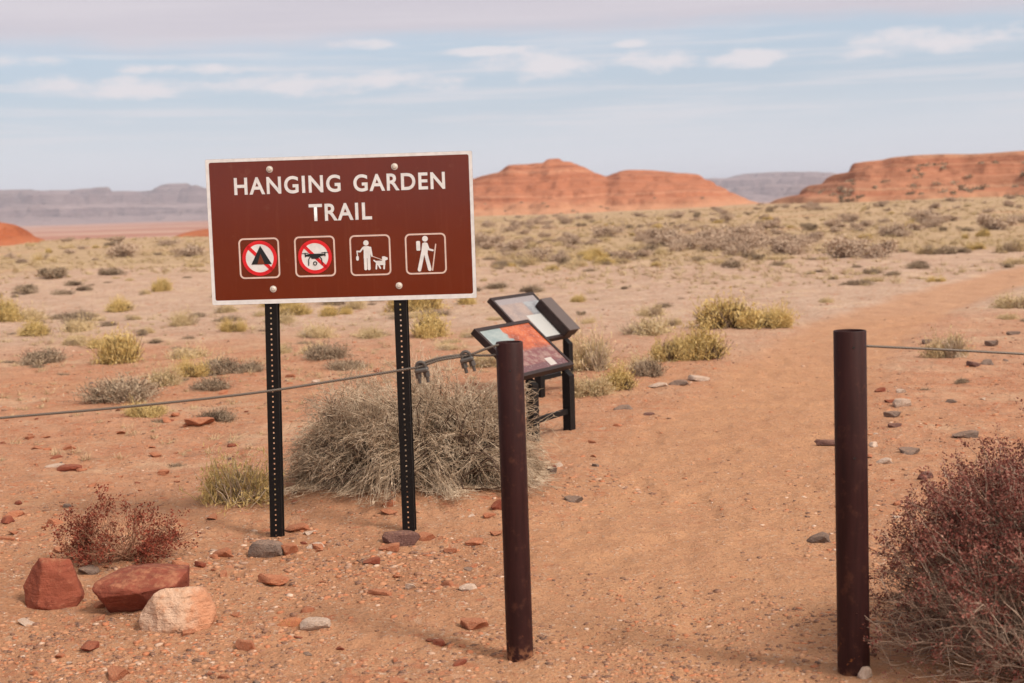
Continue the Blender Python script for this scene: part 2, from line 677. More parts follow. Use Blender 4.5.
def hill_mat(name, cols, scale, dust=(0.42, 0.2, 0.11), zs=1.0, apron=None):
    m = Mat(name, 0.95, 0.1)
    P = m.pos()
    x = m.sepx(P)
    wob = m.noise(P, 0.05 * scale, 4, 0.6)
    z = m.math('ADD', m.math('MULTIPLY', x[2], 0.095 * zs), m.math('MULTIPLY', wob, 0.35))
    cv = m.node("ShaderNodeCombineXYZ")
    m.l.new(z, cv.inputs[2])
    strat = m.noise(cv.outputs[0], 6.0, 5, 0.7)
    c = m.ramp(strat, [(0.36, cols[0]), (0.46, cols[1]), (0.54, cols[2]), (0.64, cols[3])])
    led = m.noise(cv.outputs[0], 17.0, 3, 0.5)
    lw = m.step(m.noise(m.pos((0.02 * scale, 0.02 * scale, 0.12 * zs)), 1.0, 4, 0.6), 0.44, 0.58)
    ledge_shade = m.math('MULTIPLY', m.step(led, 0.55, 0.62), lw)
    nz = m.sepx(m.node("ShaderNodeNewGeometry").outputs["Normal"])[2]
    spots = m.noise(P, 0.22 * scale, 6, 0.7)
    c = m.mix(m.math('MULTIPLY', m.step(nz, 0.86, 0.99), 0.45), c, dust)
    c = m.mix(m.math('MULTIPLY', ledge_shade, 0.6), c, tuple(v * 0.62 for v in cols[0]))  # ledge shadows drawn as dark lines in the rock colour
    c = m.mix(m.math('MULTIPLY', m.step(spots, 0.54, 0.68), 0.5), c, tuple(v * 0.62 for v in cols[0]))
    if apron:
        z0, z1, ca = apron
        za = m.math('ADD', x[2], m.math('MULTIPLY', m.math('SUBTRACT', m.noise(P, 0.09 * scale, 5, 0.65), 0.5), (z1 - z0) * 1.6))
        c = m.mix(m.math('SUBTRACT', 1.0, m.step(za, z0, z1)), c, ca)
    m.col(c)
    m.bump(m.math('ADD', strat, m.math('MULTIPLY', spots, 0.8)), 0.7, 2.2 / scale)
    return m.m


HILLS = {}


def prof(pts, px):
    xs = [p[0] for p in pts]
    ys = [p[1] for p in pts]
    return np.interp(px, xs, ys)


def hill(name, pts, D, depth, base_z, mat, label, step_px=2.0, rough=0.8, terr=2.2, terr_k=0.55, front=0.42, seed=0, gull=0.25, kind_noise=30, smooth=True):
    """a hill whose skyline, as measured in the photograph, stands at distance D; it has a front slope, a top and a back slope"""
    x0, x1 = pts[0][0], pts[-1][0]
    pxs = np.arange(x0, x1 + step_px, step_px)
    pys = prof(pts, pxs)
    # gentle smoothing of the traced line
    k = np.array([1, 2, 1.0]) / 4
    if smooth:
        pys = np.convolve(np.pad(pys, 1, mode='edge'), k, 'valid')
    dirs = np.array([ray(a, b) for a, b in zip(pxs, pys)])
    az_ = np.arctan2(dirs[:, 0], dirs[:, 1])
    tanel = dirs[:, 2] / np.hypot(dirs[:, 0], dirs[:, 1])
    ztop = CAM_Z + tanel * D
    nv = 150
    v = np.linspace(0, 1, nv)
    Rv = D - depth * front + depth * v
    AZ, RV = np.meshgrid(az_, Rv)
    ZT = np.broadcast_to(ztop, AZ.shape)
    Vv = np.broadcast_to(v[:, None], AZ.shape)
    X, Y = RV * np.sin(AZ), RV * np.cos(AZ)
    n1 = fbm(X / kind_noise + seed, Y / kind_noise, 5, 0.55)
    up = sstep(0.0, front, Vv + gull * 0.35 * n1 * (Vv > 0.0) * sstep(0, .08, Vv))
    dn = 1 - sstep(0.72, 1.0, Vv)
    S = up ** 0.85 * dn
    Z = base_z + (ZT - base_z) * S
    amp = rough * sstep(0.02, 0.25, Vv) * (1 - 0.75 * sstep(front * 0.85, front, Vv))
    Z = Z + amp * fbm(X / (kind_noise * 0.4) + 3 + seed, Y / (kind_noise * 0.4), 5, 0.55)
    q = (Z + 0.85 * terr * fbm(X / (kind_noise * 1.6), Y / (kind_noise * 1.6) + seed, 3)) / terr
    f = q - np.floor(q)
    Zt = Z + terr_k * terr * (sstep(0.55, 1.0, f) - f)
    w = sstep(0.05, 0.3, S)
    Z = Z * (1 - w) + Zt * w
    lim = CAM_Z + tanel[None, :] * RV
    Z = np.where(Z > lim, Z * 0.12 + lim * 0.88, Z)
    Vt = np.stack([X, Y, Z], -1).reshape(-1, 3)
    nr, na = X.shape
    idx = np.arange(nr * na).reshape(nr, na)
    F = np.stack([idx[:-1, :-1], idx[:-1, 1:], idx[1:, 1:], idx[1:, :-1]], -1).reshape(-1, 4)
    o = obj(name, np_mesh(name, Vt, F, True), mat)
    HILLS[label] = (X, Y, Z, nv, front)
    return tag(o, label, kind="structure")


BUTTE = hill_mat("red_sandstone", [(0.25, 0.082, 0.047), (0.35, 0.130, 0.072), (0.39, 0.160, 0.092), (0.48, 0.245, 0.155)], 1.0, (0.37, 0.150, 0.084), 1.0, (-0.5, 4.0, (0.45, 0.225, 0.135)))
LOWHILL = hill_mat("orange_mound", [(0.30, 0.085, 0.04), (0.35, 0.11, 0.052), (0.39, 0.135, 0.068), (0.43, 0.18, 0.10)], 1.0, (0.38, 0.135, 0.068))
BUTTE_R = hill_mat("banded_sandstone", [(0.13, 0.043, 0.027), (0.34, 0.135, 0.080), (0.38, 0.178, 0.108), (0.45, 0.265, 0.172)], 1.6, (0.38, 0.165, 0.095), 1.6, (-0.4, 2.2, (0.43, 0.235, 0.142)))
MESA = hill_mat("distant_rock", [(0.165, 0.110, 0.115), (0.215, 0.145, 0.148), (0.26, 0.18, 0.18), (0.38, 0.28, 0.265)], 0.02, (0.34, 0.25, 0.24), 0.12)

hill("hill", [(150, 246), (180, 239), (205, 231), (260, 221), (300, 214), (360, 201), (410, 191), (450, 183), (476, 178), (496, 171), (504, 168), (509, 163.5), (520, 163), (527, 163.5), (534, 161.5), (541, 160.5), (547, 158), (559, 157.5), (568, 160.5), (582, 166), (596, 173), (606, 176.5), (612, 174), (619, 170.5), (628, 169.5), (648, 169.5), (676, 171), (688, 172), (697, 174), (708, 179), (722, 187), (738, 195), (752, 201), (772, 206), (800, 211)],
     520, 170, -4.5, BUTTE, "red sandstone butte with two rounded tops on the skyline", seed=2.0, front=0.5, rough=0.7, terr=2.6, terr_k=0.62)
hill("hill", [(715, 209), (745, 205), (770, 201), (786, 197), (798, 192), (806, 187), (822, 180), (838, 173), (848, 168.5), (853, 163.5), (866, 161.5), (882, 160), (900, 155), (912, 153), (930, 153.5), (960, 153), (990, 151), (1024, 149), (1090, 147), (1180, 150), (1300, 165), (1420, 190)],
     270, 95, -1.2, BUTTE_R, "long red hill with dark ledges rising on the right", seed=9.0, front=0.58, rough=0.4, terr=1.9, terr_k=0.85, gull=0.28, kind_noise=30)
hill("hill", [(-170, 240), (-120, 228), (-60, 221), (-20, 220.5), (0, 222), (16, 225), (28, 231), (38, 236), (48, 242), (60, 247), (80, 252)],
     118, 50, -0.6, LOWHILL, "low orange red hill at the left edge of the flat", seed=4.0, front=0.5, rough=0.5, terr=1.5, terr_k=0.4, kind_noise=14)
hill("hill", [(150, 247), (166, 240), (180, 234.5), (192, 231), (206, 229), (250, 227), (300, 229), (360, 240)],
     124, 40, -0.8, LOWHILL, "low orange red mound just behind the left end of the sign", seed=6.0, front=0.5, rough=0.4, terr=1.2, terr_k=0.4, kind_noise=14)
hill("mountains", [(-420, 197), (-260, 190), (-140, 192), (-60, 191), (0, 190), (50, 189), (108, 187), (112, 189.5), (124, 188), (140, 191), (146, 188.5), (150, 186.5), (168, 184), (186, 183.5), (196, 185), (204, 188), (214, 189), (250, 186), (300, 186), (420, 182), (520, 181), (600, 179), (680, 177.5), (712, 176), (730, 175.5), (742, 174), (760, 173), (775, 172), (800, 172), (830, 171), (900, 170), (1000, 168), (1150, 172), (1350, 180)],
     6200, 3600, -16.0, MESA, "long purple grey mesas far across the valley", step_px=1.5, seed=1.0, front=0.55, rough=12, terr=38, terr_k=0.85, gull=0.6, smooth=False, kind_noise=420)

# ------------------------------------------------------------------ haze
hz = bmesh.new()
bmesh.ops.create_cube(hz, size=1.0)
for v in hz.verts:
    v.co = Vector((v.co.x * 24000, 3500 + v.co.y * 20000, 60 + v.co.z * 230))
hm = bpy.data.materials.new("haze_air")
hm.use_nodes = True
hm.node_tree.nodes.clear()
pv = hm.node_tree.nodes.new("ShaderNodeVolumePrincipled")
pv.inputs["Color"].default_value = (0.80, 0.82, 0.98, 1)
pv.inputs["Density"].default_value = 1.05e-4
ho = hm.node_tree.nodes.new("ShaderNodeOutputMaterial")
hm.node_tree.links.new(pv.outputs[0], ho.inputs["Volume"])
HAZE = bm_obj("haze", hz, hm)
tag(HAZE, "thin pale desert haze", kind="stuff")

# ------------------------------------------------------------------ object materials
def steel_mat():
    m = Mat("brown_painted_steel", 0.5, 0.13)
    P = m.pos()
    st = m.noise(m.pos((60, 60, 5)), 1.0, 5, 0.6)
    n = m.noise(P, 22, 6, 0.65)
    c = m.mix(m.step(st, 0.3, 0.7), (0.024, 0.0085, 0.0085), (0.035, 0.0118, 0.0115))
    c = m.mix(m.math('MULTIPLY', m.step(n, 0.54, 0.70), 0.6), c, (0.080, 0.030, 0.020))
    z = m.sepx(P)[2]
    low = m.math('SUBTRACT', 1.0, m.step(z, 0.0, 0.30))
    c = m.mix(m.math('MULTIPLY', m.step(m.noise(P, 34, 5, 0.6), 0.62, 0.70), low), c, (0.22, 0.075, 0.025))
    c = m.mix(m.math('MULTIPLY', m.math('SUBTRACT', 1.0, m.step(z, -0.02, 0.05)), m.step(m.noise(P, 40, 4), .4, .6)), c, (0.25, 0.11, 0.06))
    m.col(c)
    m.put(m.p.inputs["Roughness"], m.math('ADD', 0.38, m.math('MULTIPLY', n, 0.28)))
    m.bump(m.noise(P, 160, 3), 0.12, 0.002)
    return m.m


STEEL = steel_mat()
BLACKSTEEL = plain("black_steel", (0.009, 0.0075, 0.0078), 0.55, 0.15)
GALV = plain("galvanised_steel", (0.115, 0.105, 0.10), 0.5, 0.4, 0.5)


def cable_mat():
    m = Mat("wire_rope", 0.5, 0.4)
    m.p.inputs["Metallic"].default_value = 0.5
    w = m.node("ShaderNodeTexWave", wave_type='BANDS', bands_direction='DIAGONAL')
    w.inputs["Scale"].default_value = 60
    m.l.new(m.pos(), w.inputs["Vector"])
    m.col(m.mix(w.outputs[1], (0.085, 0.07, 0.06), (0.20, 0.165, 0.14)))
    return m.m


CABLE = cable_mat()


def board_mat():
    m = Mat("brown_reflective_sheet", 0.12, 0.5)
    P = m.pos((1, 1, 1), True)
    n = m.noise(P, 3, 4)
    c = m.mix(m.step(n, 0.3, 0.75), (0.124, 0.0140, 0.0022), (0.112, 0.0125, 0.0020))
    dr = m.noise(m.pos((26, 26, 1.6), True), 1.0, 5, 0.65)
    c = m.mix(m.math('MULTIPLY', m.step(dr, 0.52, 0.75), 0.20), c, (0.20, 0.055, 0.026))
    du = m.noise(P, 9, 6, 0.7)
    c = m.mix(m.math('MULTIPLY', m.step(du, 0.58, 0.75), 0.15), c, (0.26, 0.12, 0.07))
    m.col(c)
    s = m.noise(m.pos((220, 220, 9), True), 1.0, 3)
    m.put(m.p.inputs["Roughness"], m.math('ADD', 0.10, m.math('MULTIPLY', m.step(s, 0.5, 0.8), 0.06)))
    m.bump(m.noise(P, 7, 2), 0.03, 0.004)
    return m.m


BOARD = board_mat()
WHITE = plain("white_sheet", (0.69, 0.68, 0.685), 0.35, 0.4)
CREAM = plain("cream_line", (0.66, 0.50, 0.44), 0.4, 0.4)
REDINK = plain("red_ink", (0.62, 0.012, 0.018), 0.3, 0.4)
BLACKINK = plain("black_ink", (0.010, 0.012, 0.014), 0.3, 0.4)
BROWNINK = plain("brown_ink", (0.17, 0.035, 0.012), 0.3, 0.4)
BOLTM = plain("bolt_head", (0.62, 0.56, 0.50), 0.4, 0.5, 0.2)

# ------------------------------------------------------------------ mesh shapes


def add_box(bm, x0, x1, y0, y1, z0, z1):
    vs = [bm.verts.new((x, y, z)) for x in (x0, x1) for y in (y0, y1) for z in (z0, z1)]
    for f in ((0, 1, 3, 2), (4, 6, 7, 5), (0, 4, 5, 1), (2, 3, 7, 6), (0, 2, 6, 4), (1, 5, 7, 3)):
        bm.faces.new([vs[i] for i in f])


def add_prism(bm, pts, y_front, y_back):
    """flat shape in the x-z plane facing -y"""
    a = sum(p[0] * q[1] - q[0] * p[1] for p, q in zip(pts, pts[1:] + pts[:1]))
    if a < 0:
        pts = pts[::-1]
    fr = [bm.verts.new((x, y_front, z)) for x, z in pts]
    bk = [bm.verts.new((x, y_back, z)) for x, z in pts]
    bm.faces.new(fr)
    bm.faces.new(bk[::-1])
    n = len(pts)
    for i in range(n):
        j = (i + 1) % n
        bm.faces.new((fr[j], fr[i], bk[i], bk[j]))


def add_ring(bm, outer, inner, y_front, y_back):
    n = len(outer)
    L = [[bm.verts.new((x, y, z)) for x, z in ring] for ring in (outer, inner) for y in (y_front, y_back)]
    of, ob, jf, jb = L
    for i in range(n):
        j = (i + 1) % n
        bm.faces.new((of[i], of[j], jf[j], jf[i]))
        bm.faces.new((ob[j], ob[i], jb[i], jb[j]))
        bm.faces.new((of[j], of[i], ob[i], ob[j]))
        bm.faces.new((jf[i], jf[j], jb[j], jb[i]))


def circ(cx, cz, r, n=40):
    return [(cx + r * math.cos(2 * math.pi * i / n), cz + r * math.sin(2 * math.pi * i / n)) for i in range(n)]


def rrect(cx, cz, w, h, r, k=7):
    out = []
    for sx, sz, a0 in ((1, 1, 0), (-1, 1, 90), (-1, -1, 180), (1, -1, 270)):
        for i in range(k + 1):
            a = R(a0 + 90 * i / k)
            out.append((cx + sx * (w / 2 - r) + r * math.cos(a), cz + sz * (h / 2 - r) + r * math.sin(a)))
    return out


def capsule(ax, az_, bx, bz, w, k=6):
    a = math.atan2(bz - az_, bx - ax)
    out = []
    for (cx, cz, s) in ((bx, bz, -90), (ax, az_, 90)):
        for i in range(k + 1):
            t = a + R(s + 180 * i / k)
            out.append((cx + w / 2 * math.cos(t), cz + w / 2 * math.sin(t)))
    return out


def add_cyl(bm, p, q, r, n=12, r2=None):
    p, q = Vector(p), Vector(q)
    d = (q - p).normalized()
    ref = Vector((0, 0, 1)) if abs(d.z) < 0.9 else Vector((1, 0, 0))
    a = d.cross(ref).normalized()
    b = d.cross(a)
    r2 = r if r2 is None else r2
    A = [bm.verts.new(p + r * (a * math.cos(2 * math.pi * i / n) + b * math.sin(2 * math.pi * i / n))) for i in range(n)]
    B = [bm.verts.new(q + r2 * (a * math.cos(2 * math.pi * i / n) + b * math.sin(2 * math.pi * i / n))) for i in range(n)]
    for i in range(n):
        j = (i + 1) % n
        bm.faces.new((A[i], A[j], B[j], B[i]))
    bm.faces.new(A[::-1])
    bm.faces.new(B)


# ------------------------------------------------------------------ trail sign
SX, SY, SZ, SYAW = -0.868, 7.40, 1.625, R(-3.0)
SW, SH = 1.388, 0.757


def build_sign():
    root = empty("trail_sign", (SX, SY, 0.0), (0, 0, SYAW))
    tag(root, "brown trail sign with white lettering and four pictograms on two dark posts", "sign")
    bm = bmesh.new()
    add_prism(bm, rrect(0, SZ, SW, SH, 0.008, 3), -0.003, 0.0)
    board = bm_obj("board", bm, BOARD, root)
    board["label"] = "glossy brown sign board"
    bm = bmesh.new()
    k = 3
    out = rrect(0, SZ, SW - 0.001, SH - 0.001, 0.008, k)
    inn = rrect(0, SZ + 0.003, SW - 0.036, SH - 0.040, 0.010, k)
    add_ring(bm, out, inn, -0.0036, -0.0031)
    bm_obj("border", bm, WHITE, board)
    # lettering

    def word(txt, x0, x1, zb, zt):
        cu = bpy.data.curves.new("lettering", 'FONT')
        cu.body = txt
        cu.size = 1.0
        cu.space_character = 1.13
        cu.offset = 0.022
        cu.resolution_u = 6
        cu.extrude = 0.0
        to = bpy.data.objects.new("lettering", cu)
        COL.objects.link(to)
        dg = bpy.context.evaluated_depsgraph_get()
        me = bpy.data.meshes.new_from_object(to.evaluated_get(dg))
        bpy.data.objects.remove(to)
        co = np.empty(len(me.vertices) * 3, np.float32)
        me.vertices.foreach_get("co", co)
        co = co.reshape(-1, 3)
        mn, mx = co.min(0), co.max(0)
        capb = 0.0
        nx = x0 + (co[:, 0] - mn[0]) / (mx[0] - mn[0]) * (x1 - x0)
        nz = zb + (co[:, 1] - mn[1]) / (mx[1] - mn[1]) * (zt - zb)
        new = np.stack([nx, np.full_like(nx, -0.0042), nz], -1)
        me.vertices.foreach_set("co", new.astype(np.float32).ravel())
        me.materials.clear()
        me.update()
        return me
    lx = []
    for txt, x0, x1, zb, zt in (("HANGING", -0.548, 0.008, 0.190, 0.280), ("GARDEN", 0.075, 0.550, 0.188, 0.277), ("TRAIL", -0.163, 0.165, 0.044, 0.132)):
        me = word(txt, x0, x1, SZ + zb, SZ + zt)
        o = obj("lettering", me, WHITE, board)
        o["label"] = "white capital letters"
    # pictograms
    U = 0.000663

    def picto(cx, cz, label):
        bm = bmesh.new()
        add_ring(bm, rrect(cx, cz, 0.213, 0.211, 0.026), rrect(cx, cz, 0.197, 0.195, 0.019), -0.0040, -0.0031)
        fr = bm_obj("pictogram", bm, CREAM, root)
        fr["label"] = label
        return fr

    def layer(name, shapes, y, mat, par, rings=()):
        bm = bmesh.new()
        for i, s in enumerate(shapes):
            add_prism(bm, s, y - 0.00006 * i, y + 0.0004)
        for o_, i_ in rings:
            add_ring(bm, o_, i_, y, y + 0.0004)
        return bm_obj(name, bm, mat, par)

    def loc(cx, cz, ox, oy):
        return lambda x, y: (cx + (x - ox) * U, cz - (y - oy) * U)
    zc = SZ - 0.140
    # no camping
    cx = -0.434
    fr = picto(cx, zc, "no camping pictogram with a black tent")
    q = loc(cx, zc, 307, 298)
    ccx, ccz = q(310, 298)
    layer("disc", [circ(ccx, ccz, 0.089)], -0.0040, WHITE, fr)
    layer("prohibition_ring", [capsule(ccx - 0.058, ccz + 0.058, ccx + 0.058, ccz - 0.058, 0.018)], -0.0048, REDINK, fr, [(circ(ccx, ccz, 0.0915), circ(ccx, ccz, 0.0735))])
    layer("tent_symbol", [[q(318, 200), q(242, 346), q(405, 346)]], -0.0056, BLACKINK, fr)
    layer("tent_opening", [[q(318, 262), q(290, 345), q(348, 345)]], -0.0062, BROWNINK, fr)
    # no drones
    cx = -0.1415
    fr = picto(cx, zc + 0.001, "no drones pictogram with a black drone")
    q = loc(cx, zc, 742, 285)
    ccx, ccz = q(742, 285)
    layer("disc", [circ(ccx, ccz, 0.086)], -0.0040, WHITE, fr)
    layer("prohibition_ring", [capsule(ccx - 0.055, ccz + 0.055, ccx + 0.055, ccz - 0.055, 0.017)], -0.0048, REDINK, fr, [(circ(ccx, ccz, 0.0885), circ(ccx, ccz, 0.0705))])
    layer("drone_symbol", [[q(662, 270), q(700, 262), q(785, 262), q(825, 266), q(825, 276), q(780, 284), q(765, 302), q(716, 302), q(704, 284), q(662, 282)],
                           capsule(*q(640, 259), *q(690, 257), 0.0032), capsule(*q(795, 256), *q(850, 254), 0.0032),
                           capsule(*q(665, 256), *q(667, 284), 0.006), capsule(*q(822, 254), *q(822, 280), 0.006),
                           capsule(*q(706, 284), *q(692, 305), 0.005), capsule(*q(692, 305), *q(690, 352), 0.005),
                           capsule(*q(778, 284), *q(794, 305), 0.005), capsule(*q(794, 305), *q(798, 346), 0.005)], -0.0056, BLACKINK, fr,
          [(circ(*q(741, 338), 0.011), circ(*q(741, 338), 0.006))])
    # leashed dog
    cx = 0.148
    fr = picto(cx, zc - 0.001, "pictogram of a person walking a leashed dog")
    q = loc(cx, zc, 231, 275)
    layer("person_symbol", [circ(*q(200, 180), 0.0140), [q(172, 214), q(184, 205), q(216, 205), q(238, 214), q(232, 280), q(230, 300), q(178, 300), q(180, 240)],
                            capsule(*q(176, 216), *q(152, 246), 0.0085), capsule(*q(152, 246), *q(128, 244), 0.0085),
                            capsule(*q(234, 217), *q(243, 284), 0.0085),
                            capsule(*q(191, 295), *q(191, 382), 0.0155), capsule(*q(218, 295), *q(218, 382), 0.0155),
                            capsule(*q(127, 246), *q(130, 275), 0.005), capsule(*q(129, 290), *q(129, 306), 0.014)], -0.0040, WHITE, fr)
    layer("leash_symbol", [capsule(*q(243, 284), *q(325, 316), 0.0035)], -0.0050, CREAM, fr)
    layer("dog_symbol", [[q(272, 322), q(336, 322), q(346, 340), q(346, 356), q(272, 356)], capsule(*q(272, 330), *q(258, 318), 0.007),
                         [q(322, 290), q(340, 288), q(366, 300), q(366, 314), q(346, 322), q(346, 340), q(322, 336)],
                         capsule(*q(277, 350), *q(274, 384), 0.008), capsule(*q(292, 350), *q(306, 380), 0.008), capsule(*q(338, 350), *q(335, 384), 0.009)], -0.0040, WHITE, fr)
    # hiker
    cx = 0.437
    fr = picto(cx, zc - 0.002, "pictogram of a hiker with backpack and stick")
    q = loc(cx, zc, 670, 265)
    layer("hiker_symbol", [circ(*q(668, 151), 0.0148), [q(646, 186), q(664, 178), q(684, 184), q(690, 210), q(684, 268), q(634, 268), q(640, 220)],
                           capsule(*q(648, 258), *q(616, 392), 0.0185), capsule(*q(668, 258), *q(697, 390), 0.0185),
                           capsule(*q(680, 192), *q(694, 234), 0.010), capsule(*q(694, 234), *q(726, 243), 0.010)], -0.0040, WHITE, fr)
    layer("backpack_symbol", [rrect(*q(613, 205), 0.0205, 0.050, 0.006)], -0.0040, WHITE, fr)
    layer("stick_symbol", [capsule(*q(750, 197), *q(719, 398), 0.0062)], -0.0046, CREAM, fr)
    # bolts
    for bx, bz in ((-0.358, 0.318), (0.292, 0.311), (-0.368, -0.302), (0.292, -0.303)):
        bm = bmesh.new()
        add_cyl(bm, (bx, -0.0031, SZ + bz), (bx, -0.0055, SZ + bz), 0.0175, 20)
        add_cyl(bm, (bx, -0.0056, SZ + bz), (bx, -0.012, SZ + bz), 0.0135, 14, 0.008)
        bm_obj("bolt", bm, BOLTM, root)
    # perforated posts: a front web with real holes and two flanges
    for xb, xt in ((-0.418, -0.370), (0.291, 0.293)):
        bm = bmesh.new()
        hw, z0, z1 = 0.0315, -0.12, SZ + 0.365
        t = 0.004
        add_box(bm, -hw, -0.0042, 0.004, 0.004 + t, z0, z1)
        add_box(bm, 0.0042, hw, 0.004, 0.004 + t, z0, z1)
        z = z0
        while z < z1:
            add_box(bm, -0.0042, 0.0042, 0.0042, 0.0038 + t, z, min(z + 0.0190, z1))
            z += 0.0275
        add_box(bm, -hw, -hw + t, 0.004 + t, 0.045, z0, z1)
        add_box(bm, hw - t, hw, 0.004 + t, 0.045, z0, z1)
        # outer stiffening lips
        add_box(bm, -hw - 0.006, -hw, 0.041, 0.045, z0, z1)
        add_box(bm, hw, hw + 0.006, 0.041, 0.045, z0, z1)
        sh = (xt - xb) / (z1 - 0)
        for v in bm.verts:
            v.co.x += xb + sh * v.co.z
        bm_obj("post", bm, BLACKSTEEL, root)
    return root


build_sign()

# ------------------------------------------------------------------ fence posts and cables


def pipe(name, x, y, r, h, lean, label):
    root = empty(name, (x, y, 0))
    tag(root, label, "post", "round brown steel posts at the path")
    n = 40
    bm = bmesh.new()
    prof_ = [(r, -0.35), (r, 0.0), (r, h * 0.5), (r, h - 0.003), (r - 0.002, h), (r - 0.0065, h), (r - 0.0075, h - 0.003), (r - 0.0075, h - 0.20), (0.001, h - 0.20)]
    rings = []
    for rr_, z in prof_:
        rings.append([bm.verts.new((rr_ * math.cos(2 * math.pi * i / n) + lean * z, rr_ * math.sin(2 * math.pi * i / n), z)) for i in range(n)])
    for a, b in zip(rings, rings[1:]):
        for i in range(n):
            j = (i + 1) % n
            bm.faces.new((a[i], a[j], b[j], b[i]))
    p = bm_obj("pipe", bm, STEEL, root, True)
    p.modifiers.new("es", 'EDGE_SPLIT').split_angle = R(40)
    return root


LP = pipe("fence_post", -0.007, 5.36, 0.0515, 1.205, -0.003, "round brown steel post with cable looped round its top, between sign and path")
RP = pipe("fence_post", 1.190, 4.97, 0.0570, 1.245, -0.003, "round brown steel post right of the path beside the reddish bush")
for nm, (px_, z_, off) in {"l": (0, 0, 0)}.items():
    pass
for rt, hts in ((LP, (1.10,)), (RP, (0.80, 1.19))):
    for hz_ in hts:
        bm = bmesh.new()
        rr_ = 0.0515 if rt is LP else 0.0570
        add_cyl(bm, (-0.004, -rr_ + 0.002, hz_), (-0.004, -rr_ - 0.0008, hz_), 0.004, 10)
        bm_obj("drill_hole_shade", bm, BLACKINK, rt)  # solid black disc painted in for the shade inside a drilled hole


def sweep(name, pts, r, mat, parent=None, n=8, sub=6):
    P = [Vector(p) for p in pts]
    out = []
    for i in range(len(P) - 1):
        p0, p1, p2, p3 = P[max(i - 1, 0)], P[i], P[i + 1], P[min(i + 2, len(P) - 1)]
        for k in range(sub):
            t = k / sub
            out.append(0.5 * ((2 * p1) + (-p0 + p2) * t + (2 * p0 - 5 * p1 + 4 * p2 - p3) * t * t + (-p0 + 3 * p1 - 3 * p2 + p3) * t ** 3))
    out.append(P[-1])
    A = np.array([list(v) for v in out])[None]
    V, F = tubes(A, np.full((1, A.shape[1]), r), n)
    o = obj(name, np_mesh(name, V, F, True), mat, parent)
    return o


def clip(x, y, z, par, ang):
    bm = bmesh.new()
    add_box(bm, -0.017, 0.017, -0.011, 0.011, -0.013, -0.002)
    bmesh.ops.bevel(bm, geom=list(bm.edges), offset=0.003, segments=1, affect='EDGES')
    for s in (-1, 1):
        add_cyl(bm, (s * 0.0105, 0.0, -0.040), (s * 0.0105, 0.0, 0.004), 0.0042, 8)
        add_cyl(bm, (s * 0.0105, 0.0, -0.026), (s * 0.0105, 0.0, -0.0135), 0.0085, 6)
    pr = [(0.0105 * math.cos(R(a)), 0.004 + 0.0085 * math.sin(R(a))) for a in range(0, 181, 20)]
    for (ax, az1), (bx, bz1) in zip(pr, pr[1:]):
        add_cyl(bm, (ax, 0, az1), (bx, 0, bz1), 0.0042, 8)
    o = bm_obj("cable_clip", bm, GALV, par)
    o.location = (x, y, z)
    o.rotation_euler = (R(8), ang, R(-6))
    o.scale = (1.5, 1.5, 1.55)
    return o


def build_cables():
    Y = 5.33
    root = empty("cable", (-0.06, Y, 0.0))
    tag(root, "steel cable with two clips sagging from left post across the sign posts", "cable")

    def L(px, py, yy=Y):
        p = at_y(px, py, yy)
        return (p[0] + 0.06, p[1] - Y, p[2])
    sweep("rope", [L(-420, 452, 4.9), L(-200, 437, 5.05), (L(0, 418, 5.2)), L(120, 407.5, 5.25), L(250, 393.5, 5.3), L(330, 381.5), L(405, 369.5), L(422, 366), L(440, 360), L(467, 355.5), L(484, 349.5), L(496, 345.5), L(502, 344.5, Y + 0.0)], 0.0047, CABLE, root)
    sweep("rope_tail", [L(415, 369.5, Y + .008), L(424, 362.8, Y + .008), L(444, 357, Y + .008), L(467, 354.8, Y + 0.012), L(480, 355.5, Y + 0.02), L(498, 355.0, Y + 0.03), L(506, 353, Y + 0.05)], 0.0045, CABLE, root)
    a = L(421, 366)
    clip(a[0], a[1], a[2] - 0.004, root, R(-8))
    a = L(466, 355.5)
    clip(a[0], a[1], a[2] - 0.004, root, R(-14))
    # loop round the back of the post
    bm = None
    Y2 = 4.97
    root = empty("cable", (1.28, Y2, 0.0))
    tag(root, "taut steel cable running from the right post past the reddish bush", "cable")

    def Rr(px, py, yy):
        p = at_y(px, py, yy)
        return (p[0] - 1.28, p[1] - Y2, p[2])
    sweep("rope", [Rr(860, 345.3, 4.97), Rr(870, 346.2, 4.97), Rr(940, 349.5, 4.96), Rr(1024, 354, 4.95), Rr(1180, 363, 4.93), Rr(1340, 366, 4.91)], 0.0042, CABLE, root)


build_cables()

# ------------------------------------------------------------------ slanted information panels


